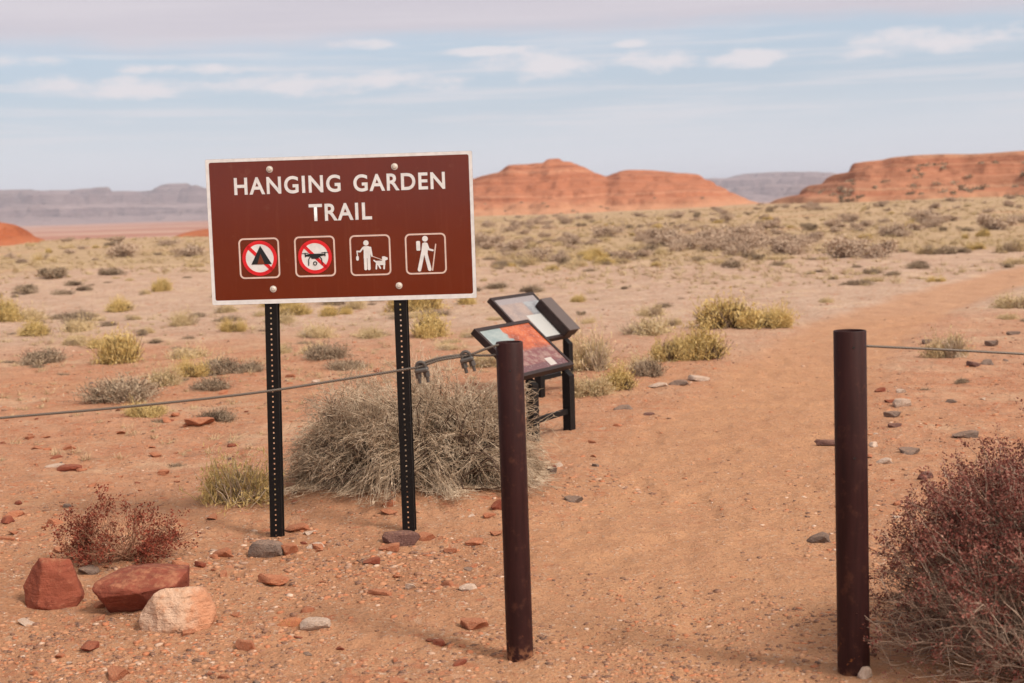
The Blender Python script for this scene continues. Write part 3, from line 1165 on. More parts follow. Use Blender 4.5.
def art_mat(kind):
    m = Mat("printed_panel", 0.22, 0.5)
    uvn = m.node("ShaderNodeAttribute", attribute_name="uvp")
    x = m.sepx(uvn.outputs["Vector"])
    u, v = x[0], x[1]         # u along the width, v from lower edge (0) to upper edge (1)
    cv = m.node("ShaderNodeCombineXYZ")
    m.l.new(u, cv.inputs[0])
    m.l.new(v, cv.inputs[1])
    vec = cv.outputs[0]
    n = m.noise(vec, 5.0, 5, 0.6)
    if kind == 0:
        sky_ = m.mix(m.step(n, 0.35, 0.7), (0.20, 0.25, 0.26), (0.30, 0.335, 0.33))
        rock = m.ramp(n, [(0.3, (0.16, 0.04, 0.022)), (0.48, (0.36, 0.075, 0.026)), (0.62, (0.46, 0.12, 0.045)), (0.8, (0.34, 0.19, 0.12))])
        skyline = m.math('ADD', m.math('MULTIPLY', u, 1.15), m.math('MULTIPLY', n, 0.30))
        c = m.mix(m.step(skyline, 0.60, 0.64), sky_, rock)
        low = m.mix(m.step(m.noise(vec, 9, 4), 0.4, 0.65), (0.16, 0.055, 0.055), (0.26, 0.15, 0.13))
        c = m.mix(m.step(m.math('ADD', m.math('SUBTRACT', 1.0, v), m.math('MULTIPLY', n, 0.25)), 0.62, 0.72), c, low)
        # dark foot band
        c = m.mix(m.step(m.math('SUBTRACT', 1.0, v), 0.86, 0.88), c, (0.12, 0.05, 0.055))
    else:
        c = m.mix(m.step(n, 0.35, 0.7), (0.30, 0.225, 0.20), (0.22, 0.175, 0.17))
        c = m.mix(m.step(u, 0.58, 0.62), c, m.mix(m.step(n, .4, .6), (0.17, 0.17, 0.19), (0.26, 0.27, 0.29)))
        c = m.mix(m.math('MULTIPLY', m.step(v, 0.86, 0.875), 1.0), c, (0.24, 0.21, 0.22))
        c = m.mix(m.math('MULTIPLY', m.step(m.math('SUBTRACT', 1.0, v), 0.45, 0.455), m.step(u, 0.40, 0.405)), c, (0.40, 0.40, 0.40))
    # faint printed detail
    w = m.noise(m.pos((1, 1, 1), True), 55, 3)
    c = m.mix(m.math('MULTIPLY', m.step(w, 0.55, 0.65), 0.18), c, (0.5, 0.45, 0.42))
    m.col(c)
    return m.m


def frame_mat():
    m = Mat("dark_brown_frame", 0.45, 0.2)
    n = m.noise(m.pos(), 25, 4)
    m.col(m.mix(m.step(n, 0.35, 0.7), (0.024, 0.015, 0.015), (0.036, 0.022, 0.021)))
    return m.m


FRAME = frame_mat()
LIDM = plain("grey_brown_lid", (0.095, 0.07, 0.065), 0.45, 0.4)


def info_panel(BR, W, S, drop, yaw, label, kind, legs=(0.27, 0.98)):
    """BR: far lower corner (world); width runs along w, the face slopes down along s"""
    w = Vector((math.cos(yaw), math.sin(yaw), 0))
    s = Vector((math.sin(yaw), -math.cos(yaw), 0))
    tilt = math.asin(drop / S)
    BRv = Vector(BR)
    gz = gh1(BR[0], BR[1])
    origin = BRv - w * (W / 2)
    root = empty("information_panel", (origin.x, origin.y, gz))
    tag(root, label, "info panel", "slanted information panels beside the path")
    dn = s * math.cos(tilt) + Vector((0, 0, -math.sin(tilt)))
    up = -dn
    nrm = w.cross(up).normalized()
    if nrm.z < 0:
        nrm = -nrm
    M = Matrix((w, up, nrm)).transposed().to_4x4()
    M.translation = Vector((0, 0, BR[2] - gz))
    T = 0.045

    def place(o):
        o.matrix_local = M
        return o
    hw = W / 2
    b = 0.030
    # tray and rim in panel space: x along width, y up the slope, z out
    bm = bmesh.new()
    add_box(bm, -hw, hw, 0, S, -T, -0.006)
    for (x0, x1, y0, y1) in ((-hw, hw, 0, b), (-hw, hw, S - b, S), (-hw, -hw + b, b, S - b), (hw - b, hw, b, S - b)):
        add_box(bm, x0, x1, y0, y1, -0.0058, 0.004)
    fr = place(bm_obj("frame", bm, FRAME, root))
    me = bpy.data.meshes.new("printed_sheet")
    x0, x1, y0, y1 = -hw + b + .0005, hw - b - .0005, b + .0005, S - b - .0005
    me.from_pydata([(x0, y0, -0.003), (x1, y0, -0.003), (x1, y1, -0.003), (x0, y1, -0.003)], [], [(0, 1, 2, 3)])
    at = me.attributes.new("uvp", 'FLOAT_VECTOR', 'POINT')
    at.data.foreach_set("vector", [0, 0, 0, 1, 0, 0, 1, 1, 0, 0, 1, 0])
    me.materials.append(art_mat(kind))
    place(obj("printed_sheet", me, None, root))
    if kind == 0:
        bm = bmesh.new()
        add_box(bm, hw - 0.30, hw - 0.20, 0.045, 0.12, -0.0029, -0.0022)
        place(bm_obj("printed_label", bm, plain("pale_label", (0.45, 0.40, 0.38), .3), root))
    # legs under the lower edge, cross bar, all vertical / level
    for f in legs:
        bm = bmesh.new()
        c = w * (-hw + W * f) - s * 0.045
        ex, ey = 0.040, 0.032
        z1 = BR[2] - gz - 0.055
        vs = []
        for zz, dz in ((-0.2, 0), (z1, 1)):
            for a_, b_ in ((-1, -1), (1, -1), (1, 1), (-1, 1)):
                p = c + w * (a_ * ex) + s * (b_ * ey)
                zt = zz if dz == 0 else z1 + (0.028 if b_ < 0 else -0.028)
                vs.append(bm.verts.new((p.x, p.y, zt)))
        for i in range(4):
            j = (i + 1) % 4
            bm.faces.new((vs[i], vs[j], vs[4 + j], vs[4 + i]))
        bm.faces.new(vs[4:])
        bm_obj("leg", bm, BLACKSTEEL, root)
    bm = bmesh.new()
    p0 = w * (-hw + W * legs[0] + 0.042) - s * 0.045
    p1 = w * (-hw + W * legs[1] - 0.042) - s * 0.045
    vs = []
    for p in (p0, p1):
        for a_, zz in ((-1, 0.125), (1, 0.125), (1, 0.165), (-1, 0.165)):
            q = p + s * (a_ * 0.016)
            vs.append(bm.verts.new((q.x, q.y, zz)))
    for i in range(4):
        j = (i + 1) % 4
        bm.faces.new((vs[i], vs[j], vs[4 + j], vs[4 + i]))
    bm.faces.new(vs[:4][::-1])
    bm.faces.new(vs[4:])
    bm_obj("crossbar", bm, BLACKSTEEL, root)
    if kind == 1:
        bm = bmesh.new()
        add_box(bm, hw - 0.20, hw + 0.012, -0.01, S * 0.70, 0.0045, 0.085)
        bmesh.ops.bevel(bm, geom=list(bm.edges), offset=0.006, segments=2, affect='EDGES')
        bx = place(bm_obj("register_box", bm, FRAME, root))
        bm = bmesh.new()
        add_box(bm, hw - 0.19, hw + 0.016, -0.014, S * 0.705, 0.0855, 0.096)
        ld = bm_obj("lid", bm, LIDM, bx)
    return root


info_panel((0.465, 10.74, 0.500), 0.80, 0.515, 0.336, R(60), "slanted panel with orange and blue picture behind the left post", 0)
info_panel((0.571, 13.30, 0.492), 0.80, 0.575, 0.397, R(60), "slanted panel with dark lidded box on it, behind the orange picture panel", 1)

# ------------------------------------------------------------------ stones


def rock_bm(seed, sub=3, cuts=9, flat=0.6, rough=0.06, squash=(1, 1, 1), depth=(0.62, 0.95)):
    rng = random.Random(seed)
    bm = bmesh.new()
    bmesh.ops.create_icosphere(bm, subdivisions=sub, radius=1.0)
    planes = []
    for _ in range(cuts):
        n = Vector((rng.gauss(0, 1), rng.gauss(0, 1), rng.gauss(0, 0.8))).normalized()
        planes.append((n, rng.uniform(*depth)))
    planes.append((Vector((0, 0, 1)), flat))
    off = Vector((rng.uniform(0, 50), rng.uniform(0, 50), rng.uniform(0, 50)))
    for v in bm.verts:
        c = v.co.copy()
        for n, d in planes:
            e = c.dot(n) - d
            if e > 0:
                c -= n * e * 0.92
        f = fractal(c * 1.7 + off, 0.9, 2.0, 5) if rough else 0
        c += v.co.normalized() * rough * f
        if sub >= 4:
            c += v.co.normalized() * rough * 0.22 * mnoise(c * 9 + off)
        v.co = Vector((c.x * squash[0], c.y * squash[1], c.z * squash[2]))
    return bm


def rock_mat(name, a, b, c=None, edge=None, bumpk=0.5, scale=1.0):
    stain = edge
    m = Mat(name, 0.9, 0.2)
    P = m.pos((1, 1, 1), True)
    n = m.noise(P, 2.2 * scale, 6, 0.65)
    n2 = m.noise(P, 9 * scale, 5, 0.7)
    col = m.mix(m.step(n, 0.35, 0.66), a, b)
    if c:
        col = m.mix(m.math('MULTIPLY', m.step(n2, 0.52, 0.66), 0.7), col, c)
    if stain:
        sx_ = m.math('ADD', m.sepx(P)[0], m.math('MULTIPLY', m.math('SUBTRACT', n, 0.5), 0.18))
        col = m.mix(m.math('MULTIPLY', m.step(sx_, 0.055, 0.10), 0.85), col, stain)
    rv = m.objrand()
    col = m.mix(m.math('MULTIPLY', rv, 0.35), col, tuple(x * 0.6 for x in a))
    ck = m.voro(m.pos((1, 1, 2.6), True), 1.5 * scale, "Distance", 'DISTANCE_TO_EDGE')
    crack = m.math('SUBTRACT', 1.0, m.step(m.math('ADD', ck, m.math('MULTIPLY', m.math('SUBTRACT', n2, 0.5), 0.30)), 0.0, 0.030))
    crack = m.math('MULTIPLY', crack, m.step(m.noise(P, 1.3 * scale, 3), 0.50, 0.62))
    bed = m.noise(m.pos((1, 1, 9), True), 3.0 * scale, 4, 0.6)
    col = m.mix(m.math('MULTIPLY', m.step(bed, 0.5, 0.68), 0.4), col, tuple(v * 0.72 for v in b))
    col = m.mix(m.math('MULTIPLY', crack, 0.45), col, tuple(v * 0.45 for v in b))
    up_ = m.sepx(m.node("ShaderNodeNewGeometry").outputs["Normal"])[2]
    col = m.mix(m.math('MULTIPLY', m.math('MULTIPLY', m.step(up_, 0.45, 0.95), m.step(n2, 0.4, 0.62)), 0.28), col, (0.47, 0.24, 0.13))
    m.col(col)
    hh_ = m.math('ADD', m.math('ADD', n2, m.math('MULTIPLY', n, 0.7)), m.math('MULTIPLY', bed, 0.6))
    m.bump(m.math('SUBTRACT', hh_, m.math('MULTIPLY', crack, 0.5)), bumpk, 0.07 / scale)
    return m.m


RED_ROCK = rock_mat("red_rock", (0.27, 0.074, 0.043), (0.20, 0.050, 0.030), (0.34, 0.115, 0.068), scale=2.5)
DARK_RED = rock_mat("dark_red_rock", (0.225, 0.060, 0.037), (0.165, 0.042, 0.028), (0.29, 0.095, 0.058), scale=2.5)
PALE_ROCK = rock_mat("pale_rock", (0.66, 0.445, 0.325), (0.58, 0.33, 0.21), (0.50, 0.20, 0.10), edge=(0.52, 0.18, 0.075), bumpk=0.8, scale=3.0)
GREY_ROCK = rock_mat("grey_rock", (0.235, 0.165, 0.135), (0.17, 0.12, 0.10), (0.34, 0.24, 0.19))
PURPLE_ROCK = rock_mat("purple_brown_rock", (0.20, 0.10, 0.085), (0.15, 0.075, 0.065), (0.28, 0.16, 0.13))
ORANGE_ROCK = rock_mat("orange_rock", (0.46, 0.178, 0.098), (0.39, 0.135, 0.07), (0.50, 0.26, 0.16))
WHITE_ROCK = rock_mat("white_rock", (0.60, 0.46, 0.38), (0.52, 0.38, 0.30), (0.42, 0.25, 0.17))
LICHEN_ROCK = rock_mat("lichen_rock", (0.50, 0.19, 0.095), (0.44, 0.15, 0.075), (0.42, 0.30, 0.07))

# three boulders at lower left, each a broken block with flat fracture faces
def boulder(pts, px, py, mat, label, seed, rough=0.0055, cuts=9, depth=0.0):
    """pts in metres: x right, y away, z up, origin at the foot of the front face"""
    x, y = gpt(px, py)
    bm = bmesh.new()
    for p in pts:
        bm.verts.new(p)
    r = bmesh.ops.convex_hull(bm, input=list(bm.verts))
    junk = [g for g in r["geom_interior"] + r["geom_unused"] if isinstance(g, bmesh.types.BMVert)]
    if junk:
        bmesh.ops.delete(bm, geom=list(set(junk)), context='VERTS')
    bmesh.ops.dissolve_limit(bm, angle_limit=R(4), verts=bm.verts, edges=bm.edges)
    bmesh.ops.bevel(bm, geom=list(bm.edges), offset=0.006, segments=2, affect='EDGES', profile=0.6)
    bmesh.ops.triangulate(bm, faces=bm.faces)
    for _ in range(4):
        long_e = [e for e in bm.edges if e.calc_length() > 0.014]
        if not long_e:
            break
        bmesh.ops.subdivide_edges(bm, edges=long_e, cuts=1)
        bmesh.ops.triangulate(bm, faces=[f for f in bm.faces if len(f.verts) > 3])
    bm.normal_update()
    off = Vector((seed * 3.1, seed * 1.7, 0))
    for v in bm.verts:
        c = v.co
        f = fractal(c * 6 + off, 0.9, 2.0, 5) + 0.45 * fractal(c * 26 + off, 0.8, 2.0, 4)
        lay = math.sin(c.z * 120 + 5 * mnoise(c * 7 + off))
        v.co = c + v.normal * (rough * f + 0.0005 * lay)
    me = bpy.data.meshes.new("boulder")
    bm.normal_update()
    bm.to_mesh(me)
    bm.free()
    for p in me.polygons:
        p.use_smooth = True
    o = obj("boulder", me, mat)
    o.location = (x, y, gh1(x, y + 0.08) - 0.008)
    return tag(o, label, "boulder", "boulders at the sign's foot")


boulder([(-.11, 0, -.04), (.10, .01, -.04), (.138, .03, .045), (.085, .06, .205), (-.052, .05, .215), (-.045, -.045, .02), (-.138, .06, .085), (-.10, .08, .165), (-.02, .005, .195), (.06, .0, .15), (.03, -.05, .0),
         (-.09, .22, -.04), (.10, .23, -.04), (.06, .18, .14), (-.05, .18, .15)], 50, 607, RED_ROCK, "squarish red boulder, leftmost of the three by the dry red plant", 1)
boulder([(a_ * 0.88, b_, c_ * 0.95) for a_, b_, c_ in [(-.13, .09, -.05), (.16, .08, -.05), (-.215, .0, .125), (-.16, -.03, .09), (-.205, .02, .152), (.03, -.055, .115), (.20, .0, .13), (.235, .10, .165), (-.02, -.05, .135), (.05, .10, .195), (-.08, .12, .185), (-.15, .2, .165),
         (-.15, .30, -.05), (.18, .32, -.05), (.2, .30, .15), (-.1, .3, .16)]], 136, 613, DARK_RED, "flat topped dark red boulder tucked behind the pale one", 2)
boulder([(-.125, .0, -.03), (.12, .0, -.03), (-.155, .03, .035), (-.15, .05, .09), (-.085, .03, .165), (-.04, .04, .185), (.09, .05, .183), (.135, .06, .14), (.165, .08, .075), (.15, .03, .03), (.02, -.045, .03), (-.06, -.03, .02), (.04, -.02, .13), (-.07, -.01, .12),
         (-.1, .2, -.03), (.12, .21, -.03), (.1, .2, .14), (-.08, .2, .13)], 174, 631, PALE_ROCK, "pale whitish orange boulder lying before the dark red one", 3, rough=0.009)

STONE_PROTO = {}


def stone_mesh(kind, seed, sq=(1, 0.8, 0.6)):
    key = (kind.name, seed, sq)
    if key not in STONE_PROTO:
        bm = rock_bm(seed, 3, 13, 0.55, 0.09, sq, (0.34, 0.80))
        me = bpy.data.meshes.new("stone")
        bm.normal_update()
        bm.to_mesh(me)
        bm.free()
        if hasattr(me, "set_sharp_from_angle"):
            for p in me.polygons:
                p.use_smooth = True
            me.set_sharp_from_angle(angle=R(24))
        me.materials.append(kind)
        STONE_PROTO[key] = me
    return STONE_PROTO[key]


def stone(px, py, wpx, hpx, mat, label, seed, group="stones lying on the sand", rz=None, xy=None):
    x, y = xy if xy else gpt(px, py)
    dist = math.hypot(x, y)
    m_px = dist / FOC
    w, h = wpx * m_px, hpx * m_px
    o = obj("stone", stone_mesh(mat, seed % 9))
    hh = max(h * 0.85, 0.012)
    me_ = np.array([v.co[:] for v in o.data.vertices])
    ext = me_.max(0) - me_.min(0)
    o.scale = (w / ext[0], w * 0.75 / ext[1], hh * 1.25 / ext[2])
    o.location = (x, y + w * 0.2, gh1(x, y + w * 0.2) + hh * 0.22)
    o.rotation_euler = (0, 0, rz if rz is not None else random.uniform(-0.5, 0.5))
    return tag(o, label, "stone", group)


for a in (
    (268, 557, 36, 21, GREY_ROCK, "grey stone leaning at the foot of the left sign post", 1),
    (289, 555, 20, 14, ORANGE_ROCK, "orange stone right beside the grey stone at the left sign post", 2),
    (404, 545, 38, 20, PURPLE_ROCK, "purple brown stone at the foot of the right sign post", 3),
    (389, 551, 22, 10, ORANGE_ROCK, "small orange stone just before the purple brown stone", 4),
    (427, 541, 18, 11, ORANGE_ROCK, "orange stone right of the purple brown stone at the sign post", 5),
    (298, 531, 30, 9, ORANGE_ROCK, "flat orange slab on the mound between the two sign posts", 6),
    (389, 507, 14, 10, ORANGE_ROCK, "orange lump just below the grey bush, left of right sign post", 7),
    (272, 585, 34, 13, ORANGE_ROCK, "broad orange stone nearest below the left sign post", 8),
    (292, 626, 26, 12, LICHEN_ROCK, "orange stone with yellow lichen in front of the sign", 9),
    (317, 629, 32, 12, WHITE_ROCK, "pinkish pale stone right beside the lichen stone", 10),
    (475, 629, 31, 14, ORANGE_ROCK, "orange red stone just left of the left fence post", 11),
    (440, 646, 16, 9, RED_ROCK, "small red stone near the bottom between sign and left fence post", 12),
    (371, 564, 18, 8, RED_ROCK, "small red stone before the right sign post", 13),
    (575, 502, 20, 9, GREY_ROCK, "smooth grey stone alone on the left side of the path", 14),
    (821, 543, 27, 15, GREY_ROCK, "dark grey stone just left of the right fence post", 15),
    (866, 678, 16, 17, WHITE_ROCK, "whitish stone touching the foot of the right fence post", 16),
    (832, 445, 30, 8, PURPLE_ROCK, "dark brown slab behind the right fence post on its left", 17),
    (874, 447, 12, 7, WHITE_ROCK, "pale stone just right of the right fence post", 18),
    (904, 406, 18, 11, WHITE_ROCK, "rounded pale grey stone, highest of the row right of the right post", 19),
    (894, 417, 17, 8, GREY_ROCK, "grey stone under the rounded pale grey stone", 20),
    (896, 427, 13, 6, PURPLE_ROCK, "small dark brown stone below the grey one right of the post", 21),
    (966, 438, 25, 9, GREY_ROCK, "long grey stone above the reddish bush", 22),
    (912, 454, 22, 10, GREY_ROCK, "grey stone between the right post and the reddish bush", 23),
    (886, 464, 17, 8, WHITE_ROCK, "whitish stone left of the reddish bush tip", 24),
    (927, 478, 16, 10, PURPLE_ROCK, "dark brown stone at the edge of the reddish bush", 25),
    (974, 366, 14, 7, PURPLE_ROCK, "dark stone in a pair below the right cable", 26),
    (988, 365, 14, 8, GREY_ROCK, "grey stone in a pair below the right cable", 27),
    (928, 343, 11, 6, GREY_ROCK, "small grey stone behind the right cable left of dry grass", 28),
    (993, 346, 13, 7, GREY_ROCK, "grey stone just above the right cable", 29),
    (1015, 335, 12, 6, GREY_ROCK, "grey stone near the right edge above the cable", 30),
    (880, 392, 11, 6, RED_ROCK, "small red stone right of the right post near its top", 31),
    (902, 393, 10, 6, WHITE_ROCK, "small white stone right of the right post near its top", 32),
    (660, 387, 22, 6, WHITE_ROCK, "leftmost pale stone of the row edging the path", 33),
    (680, 385, 22, 8, GREY_ROCK, "greyish middle stone of the row edging the path", 34),
    (699, 381, 26, 8, WHITE_ROCK, "rightmost pale stone of the row edging the path", 35),
    (624, 409, 19, 6, GREY_ROCK, "flat grey stone on the path edge right of the panel legs", 36),
    (650, 440 - 25, 12, 4, PURPLE_ROCK, "thin dark stone lying at the left of the sandy path", 37),
    (552, 474, 12, 9, GREY_ROCK, "grey stone at the right end of the big grey bush", 38),
    (537, 486, 12, 9, WHITE_ROCK, "whitish stone right behind the left fence post", 39),
    (497, 510, 14, 14, RED_ROCK, "red stone peeping out left of the left fence post", 40),
    (100, 348 + 260, 12, 8, ORANGE_ROCK, "small orange stone squeezed between the two red boulders", 41),
    (222, 557, 26, 11, ORANGE_ROCK, "orange stone left of the grey stone at the sign post", 42),
    (13, 517, 22, 8, ORANGE_ROCK, "flat orange stone at the left edge above the boulders", 43),
    (200, 377 + 190, 12, 8, RED_ROCK, "small red stone right of the dry red plant", 44),
    (316, 548, 18, 8, WHITE_ROCK, "pale stone a step right of the left sign post", 45),
    (70, 470, 24, 7, RED_ROCK, "flat red slab on the sand under the sagging cable", 46),
    (200, 425, 30, 8, ORANGE_ROCK, "broad orange slab under the sagging cable left of the sign", 47),
    (440, 395, 24, 8, ORANGE_ROCK, "orange slab above the grey bush below the cable clips", 48),
):
    stone(*a)

# smaller fragments scattered: each its own object, alike within a kind
frag_kinds = [(RED_ROCK, "small red sandstone fragment half sunk in the sand", "red sandstone fragments", 0.20),
              (ORANGE_ROCK, "small orange sandstone fragment half sunk in the sand", "orange sandstone fragments", 0.40),
              (GREY_ROCK, "small dark grey stone fragment half sunk in the sand", "grey stone fragments", 0.18),
              (WHITE_ROCK, "small pale stone fragment half sunk in the sand", "pale stone fragments", 0.22)]
rs = np.random.default_rng(77)
cnt = 0
while cnt < 250:
    y = 4.7 + (15 - 4.7) * rs.random() ** 1.3
    x = rs.uniform(-0.40, 0.40) * y
    if path_mask(np.array([x]), np.array([y]))[0] > 0.25 and rs.random() > 0.06:
        continue
    if x > 0.3 and rs.random() < 0.45:
        continue
    if abs(x + 0.35) < 0.9 and abs(y - 8.4) < 0.55:
        continue
    k = rs.choice(4, p=[0.17, 0.59, 0.09, 0.15])
    mat, lab, grp, _ = frag_kinds[k]
    s = 0.024 + 0.055 * rs.random() ** 2.2
    o = obj("stone", stone_mesh(mat, int(rs.integers(0, 6))))
    o.scale = (s * rs.uniform(.8, 1.3), s * rs.uniform(.8, 1.2), s * rs.uniform(.5, .95))
    o.location = (x, y, gh1(x, y) + s * 0.10)
    o.rotation_euler = (rs.uniform(-.15, .15), rs.uniform(-.15, .15), rs.uniform(0, 6.28))
    tag(o, lab, "stone", grp)
    cnt += 1

# gravel: nobody could count it
def gravel_mat():
    m = Mat("gravel_grains", 0.9, 0.2)
    r = m.island()
    c = m.ramp(r, [(0.0, (0.42, 0.15, 0.075)), (0.10, (0.40, 0.14, 0.07)), (0.22, (0.41, 0.185, 0.10)), (0.44, (0.44, 0.24, 0.145)), (0.52, (0.34, 0.16, 0.095)), (0.60, (0.19, 0.10, 0.072)), (0.84, (0.09, 0.058, 0.05)), (0.90, (0.34, 0.22, 0.165)), (0.965, (0.48, 0.33, 0.245)), (1.0, (0.60, 0.46, 0.37))])
    n = m.noise(m.pos(), 120, 3)
    m.col(m.mix(m.math('ADD', 0.06, m.math('MULTIPLY', m.step(n, .4, .65), .42)), c, (0.44, 0.215, 0.118)))
    return m.m


def build_gravel():
    protos = []
    for s in range(10):
        bm = rock_bm(100 + s, 1, 9, 0.55, 0.10, (1, 0.8, 0.62), (0.4, 0.85))
        bm.verts.ensure_lookup_table()
        protos.append((np.array([v.co[:] for v in bm.verts]), np.array([[v.index for v in f.verts] for f in bm.faces])))
        bm.free()
    rg = np.random.default_rng(3)
    N = 60000
    y = 3.9 + (17 - 3.9) * rg.random(N * 3) ** 1.9
    x = rg.uniform(-0.43, 0.43, N * 3) * y
    dens = 0.34 + 1.5 * fbm(x * 0.9, y * 1.3, 5, 0.65) + 0.6 * (1 - sstep(4.6, 6.2, y)) * sstep(-0.1, -0.8, x)
    dens = dens * (1 - 0.62 * sstep(6.8, 9.5, y))
    dens = dens * (1 - 0.62 * path_mask(x, y) * sstep(5.2, 7.0, y))
    keep = rg.random(N * 3) < np.clip(dens, 0.02, 1)
    x, y = x[keep][:N], y[keep][:N]
    # coarser pieces on the middle flat
    M = 16000
    y2 = 12 + (48 - 12) * rg.random(M) ** 1.3
    x2 = rg.uniform(-0.41, 0.41, M) * y2
    k2 = rg.random(M) < np.clip(0.35 + 0.9 * fbm(x2 * 0.35, y2 * 0.35, 4), 0.03, 1) * (1 - 0.85 * path_mask(x2, y2))
    x, y = np.concatenate([x, x2[k2]]), np.concatenate([y, y2[k2]])
    big = np.ones(len(x))
    # drifts of washed pebbles, densest at the lower left and round the posts
    for dpx, dpy, dn, sx_, sy_ in ((40, 655, 3200, 0.42, 0.28), (130, 670, 2200, 0.40, 0.20), (275, 650, 2400, 0.30, 0.22), (330, 600, 1200, 0.35, 0.3), (505, 655, 1700, 0.16, 0.16), (600, 672, 1900, 0.35, 0.16), (30, 560, 900, 0.3, 0.4),
                                   (400, 560, 900, 0.28, 0.22), (285, 560, 800, 0.25, 0.2), (800, 640, 1500, 0.22, 0.3), (600, 480, 500, 0.2, 0.5), (930, 430, 700, 0.5, 0.9)):
        cx_, cy_ = gpt(dpx, dpy)
        dn = int(dn * 0.62)
        qx, qy = cx_ + sx_ * rg.normal(size=dn), cy_ + sy_ * rg.normal(size=dn)
        kq = rg.random(dn) < np.clip(0.55 + 1.2 * fbm(qx * 2.2, qy * 2.6, 3), 0, 1)
        x, y = np.concatenate([x, qx[kq]]), np.concatenate([y, qy[kq]])
        big = np.concatenate([big, np.full(kq.sum(), 1.4)]) if big is not None else None
    n = len(x)
    z = gh(x, y)
    s = 0.0030 + 0.0190 * rg.random(n) ** 4.2
    s *= np.clip(y / 6.5, 0.85, 1.15)
    s = s * big
    s = np.where(y > 12, s * (1 + 0.045 * (y - 10)), s)
    which = rg.integers(0, len(protos), n)
    a = rg.uniform(0, 6.283, n)
    parts = []
    for k, (pv_, pf_) in enumerate(protos):
        ii = np.where(which == k)[0]
        sc = s[ii][:, None, None] * (pv_[None] * rg.uniform(0.75, 1.3, (len(ii), 1, 3)))
        ca, sa = np.cos(a[ii])[:, None], np.sin(a[ii])[:, None]
        X = sc[..., 0] * ca - sc[..., 1] * sa + x[ii][:, None]
        Yv = sc[..., 0] * sa + sc[..., 1] * ca + y[ii][:, None]
        Z = sc[..., 2] * 0.8 + z[ii][:, None] - s[ii][:, None] * 0.05
        V = np.stack([X, Yv, Z], -1).reshape(-1, 3)
        F = (pf_[None] + (np.arange(len(ii)) * len(pv_))[:, None, None]).reshape(-1, 3)
        parts.append((V, F))
    V, F = cat_meshes(parts)
    o = obj("gravel", np_mesh("gravel", V, F, False), gravel_mat())
    tag(o, "loose red, tan and grey gravel strewn over the sand", kind="stuff")


build_gravel()

# ------------------------------------------------------------------ plants


def plant_mat(name, stops, rough=0.9, patch=0.0):
    m = Mat(name, rough, 0.15)
    c = m.ramp(m.island(), stops)
    rv = m.objrand()
    c = m.mix(m.math('MULTIPLY', rv, 0.30), c, tuple(v * 0.55 for v in stops[0][1]))
    if patch:
        c = m.mix(m.math('MULTIPLY', m.step(m.noise(m.pos(), patch, 3, 0.6), 0.46, 0.60), 0.65), c, stops[-1][1])
        c = m.mix(m.math('MULTIPLY', m.step(m.noise(m.pos(), patch * 0.7, 3, 0.6), 0.56, 0.68), 0.6), c, stops[0][1])
    m.col(c)
    return m.m


GREYTWIG = plant_mat("dry_grey_twigs", [(0, (0.24, 0.155, 0.10)), (0.4, (0.43, 0.305, 0.205)), (0.8, (0.56, 0.425, 0.305)), (1, (0.66, 0.525, 0.395))], patch=9.0)
DARKTWIG = plant_mat("dark_twigs", [(0, (0.075, 0.045, 0.035)), (0.6, (0.13, 0.085, 0.06)), (1, (0.2, 0.14, 0.1))])
PALETWIG = plant_mat("pale_twigs", [(0, (0.22, 0.135, 0.105)), (0.5, (0.40, 0.28, 0.215)), (1, (0.64, 0.49, 0.385))])
MAROON = plant_mat("maroon_seed_heads", [(0, (0.15, 0.042, 0.036)), (0.5, (0.25, 0.085, 0.066)), (0.85, (0.34, 0.145, 0.11)), (1, (0.44, 0.25, 0.19))])
RUST = plant_mat("rust_seed_heads", [(0, (0.12, 0.024, 0.016)), (0.6, (0.205, 0.044, 0.027)), (1, (0.30, 0.09, 0.052))])
YELLOW = plant_mat("yellow_grass", [(0, (0.48, 0.32, 0.11)), (0.5, (0.62, 0.44, 0.175)), (1, (0.71, 0.55, 0.27))])
OLIVE = plant_mat("olive_yellow_grass", [(0, (0.43, 0.295, 0.115)), (0.5, (0.57, 0.41, 0.17)), (1, (0.66, 0.51, 0.25))])
STRAW = plant_mat("straw_grass", [(0, (0.50, 0.36, 0.185)), (0.5, (0.62, 0.465, 0.27)), (1, (0.72, 0.57, 0.37))])
SAGE = plant_mat("grey_sage", [(0, (0.36, 0.25, 0.185)), (0.5, (0.50, 0.365, 0.275)), (1, (0.62, 0.48, 0.37))])
DARKSAGE = plant_mat("dark_sage", [(0, (0.22, 0.155, 0.105)), (0.5, (0.32, 0.235, 0.165)), (1, (0.44, 0.34, 0.24))])


def arcs(base, dirs, length, droop, K, rng, wob=0.05):
    """polylines from base along dirs, bending down"""
    N = len(base)
    t = np.linspace(0, 1, K)[None, :, None]
    L = np.asarray(length).reshape(N, 1, 1)
    D = np.asarray(droop).reshape(N, 1, 1)
    P = base[:, None, :] + dirs[:, None, :] * L * t
    P[..., 2] -= (D * L * t ** 2.2)[..., 0]
    ph = rng.uniform(0, 6.28, (N, 1, 3))
    P = P + np.sin(t * rng.uniform(3, 7, (N, 1, 3)) + ph) * wob * L * t
    return P


def unit(v):
    return v / (np.linalg.norm(v, axis=-1, keepdims=True) + 1e-9)


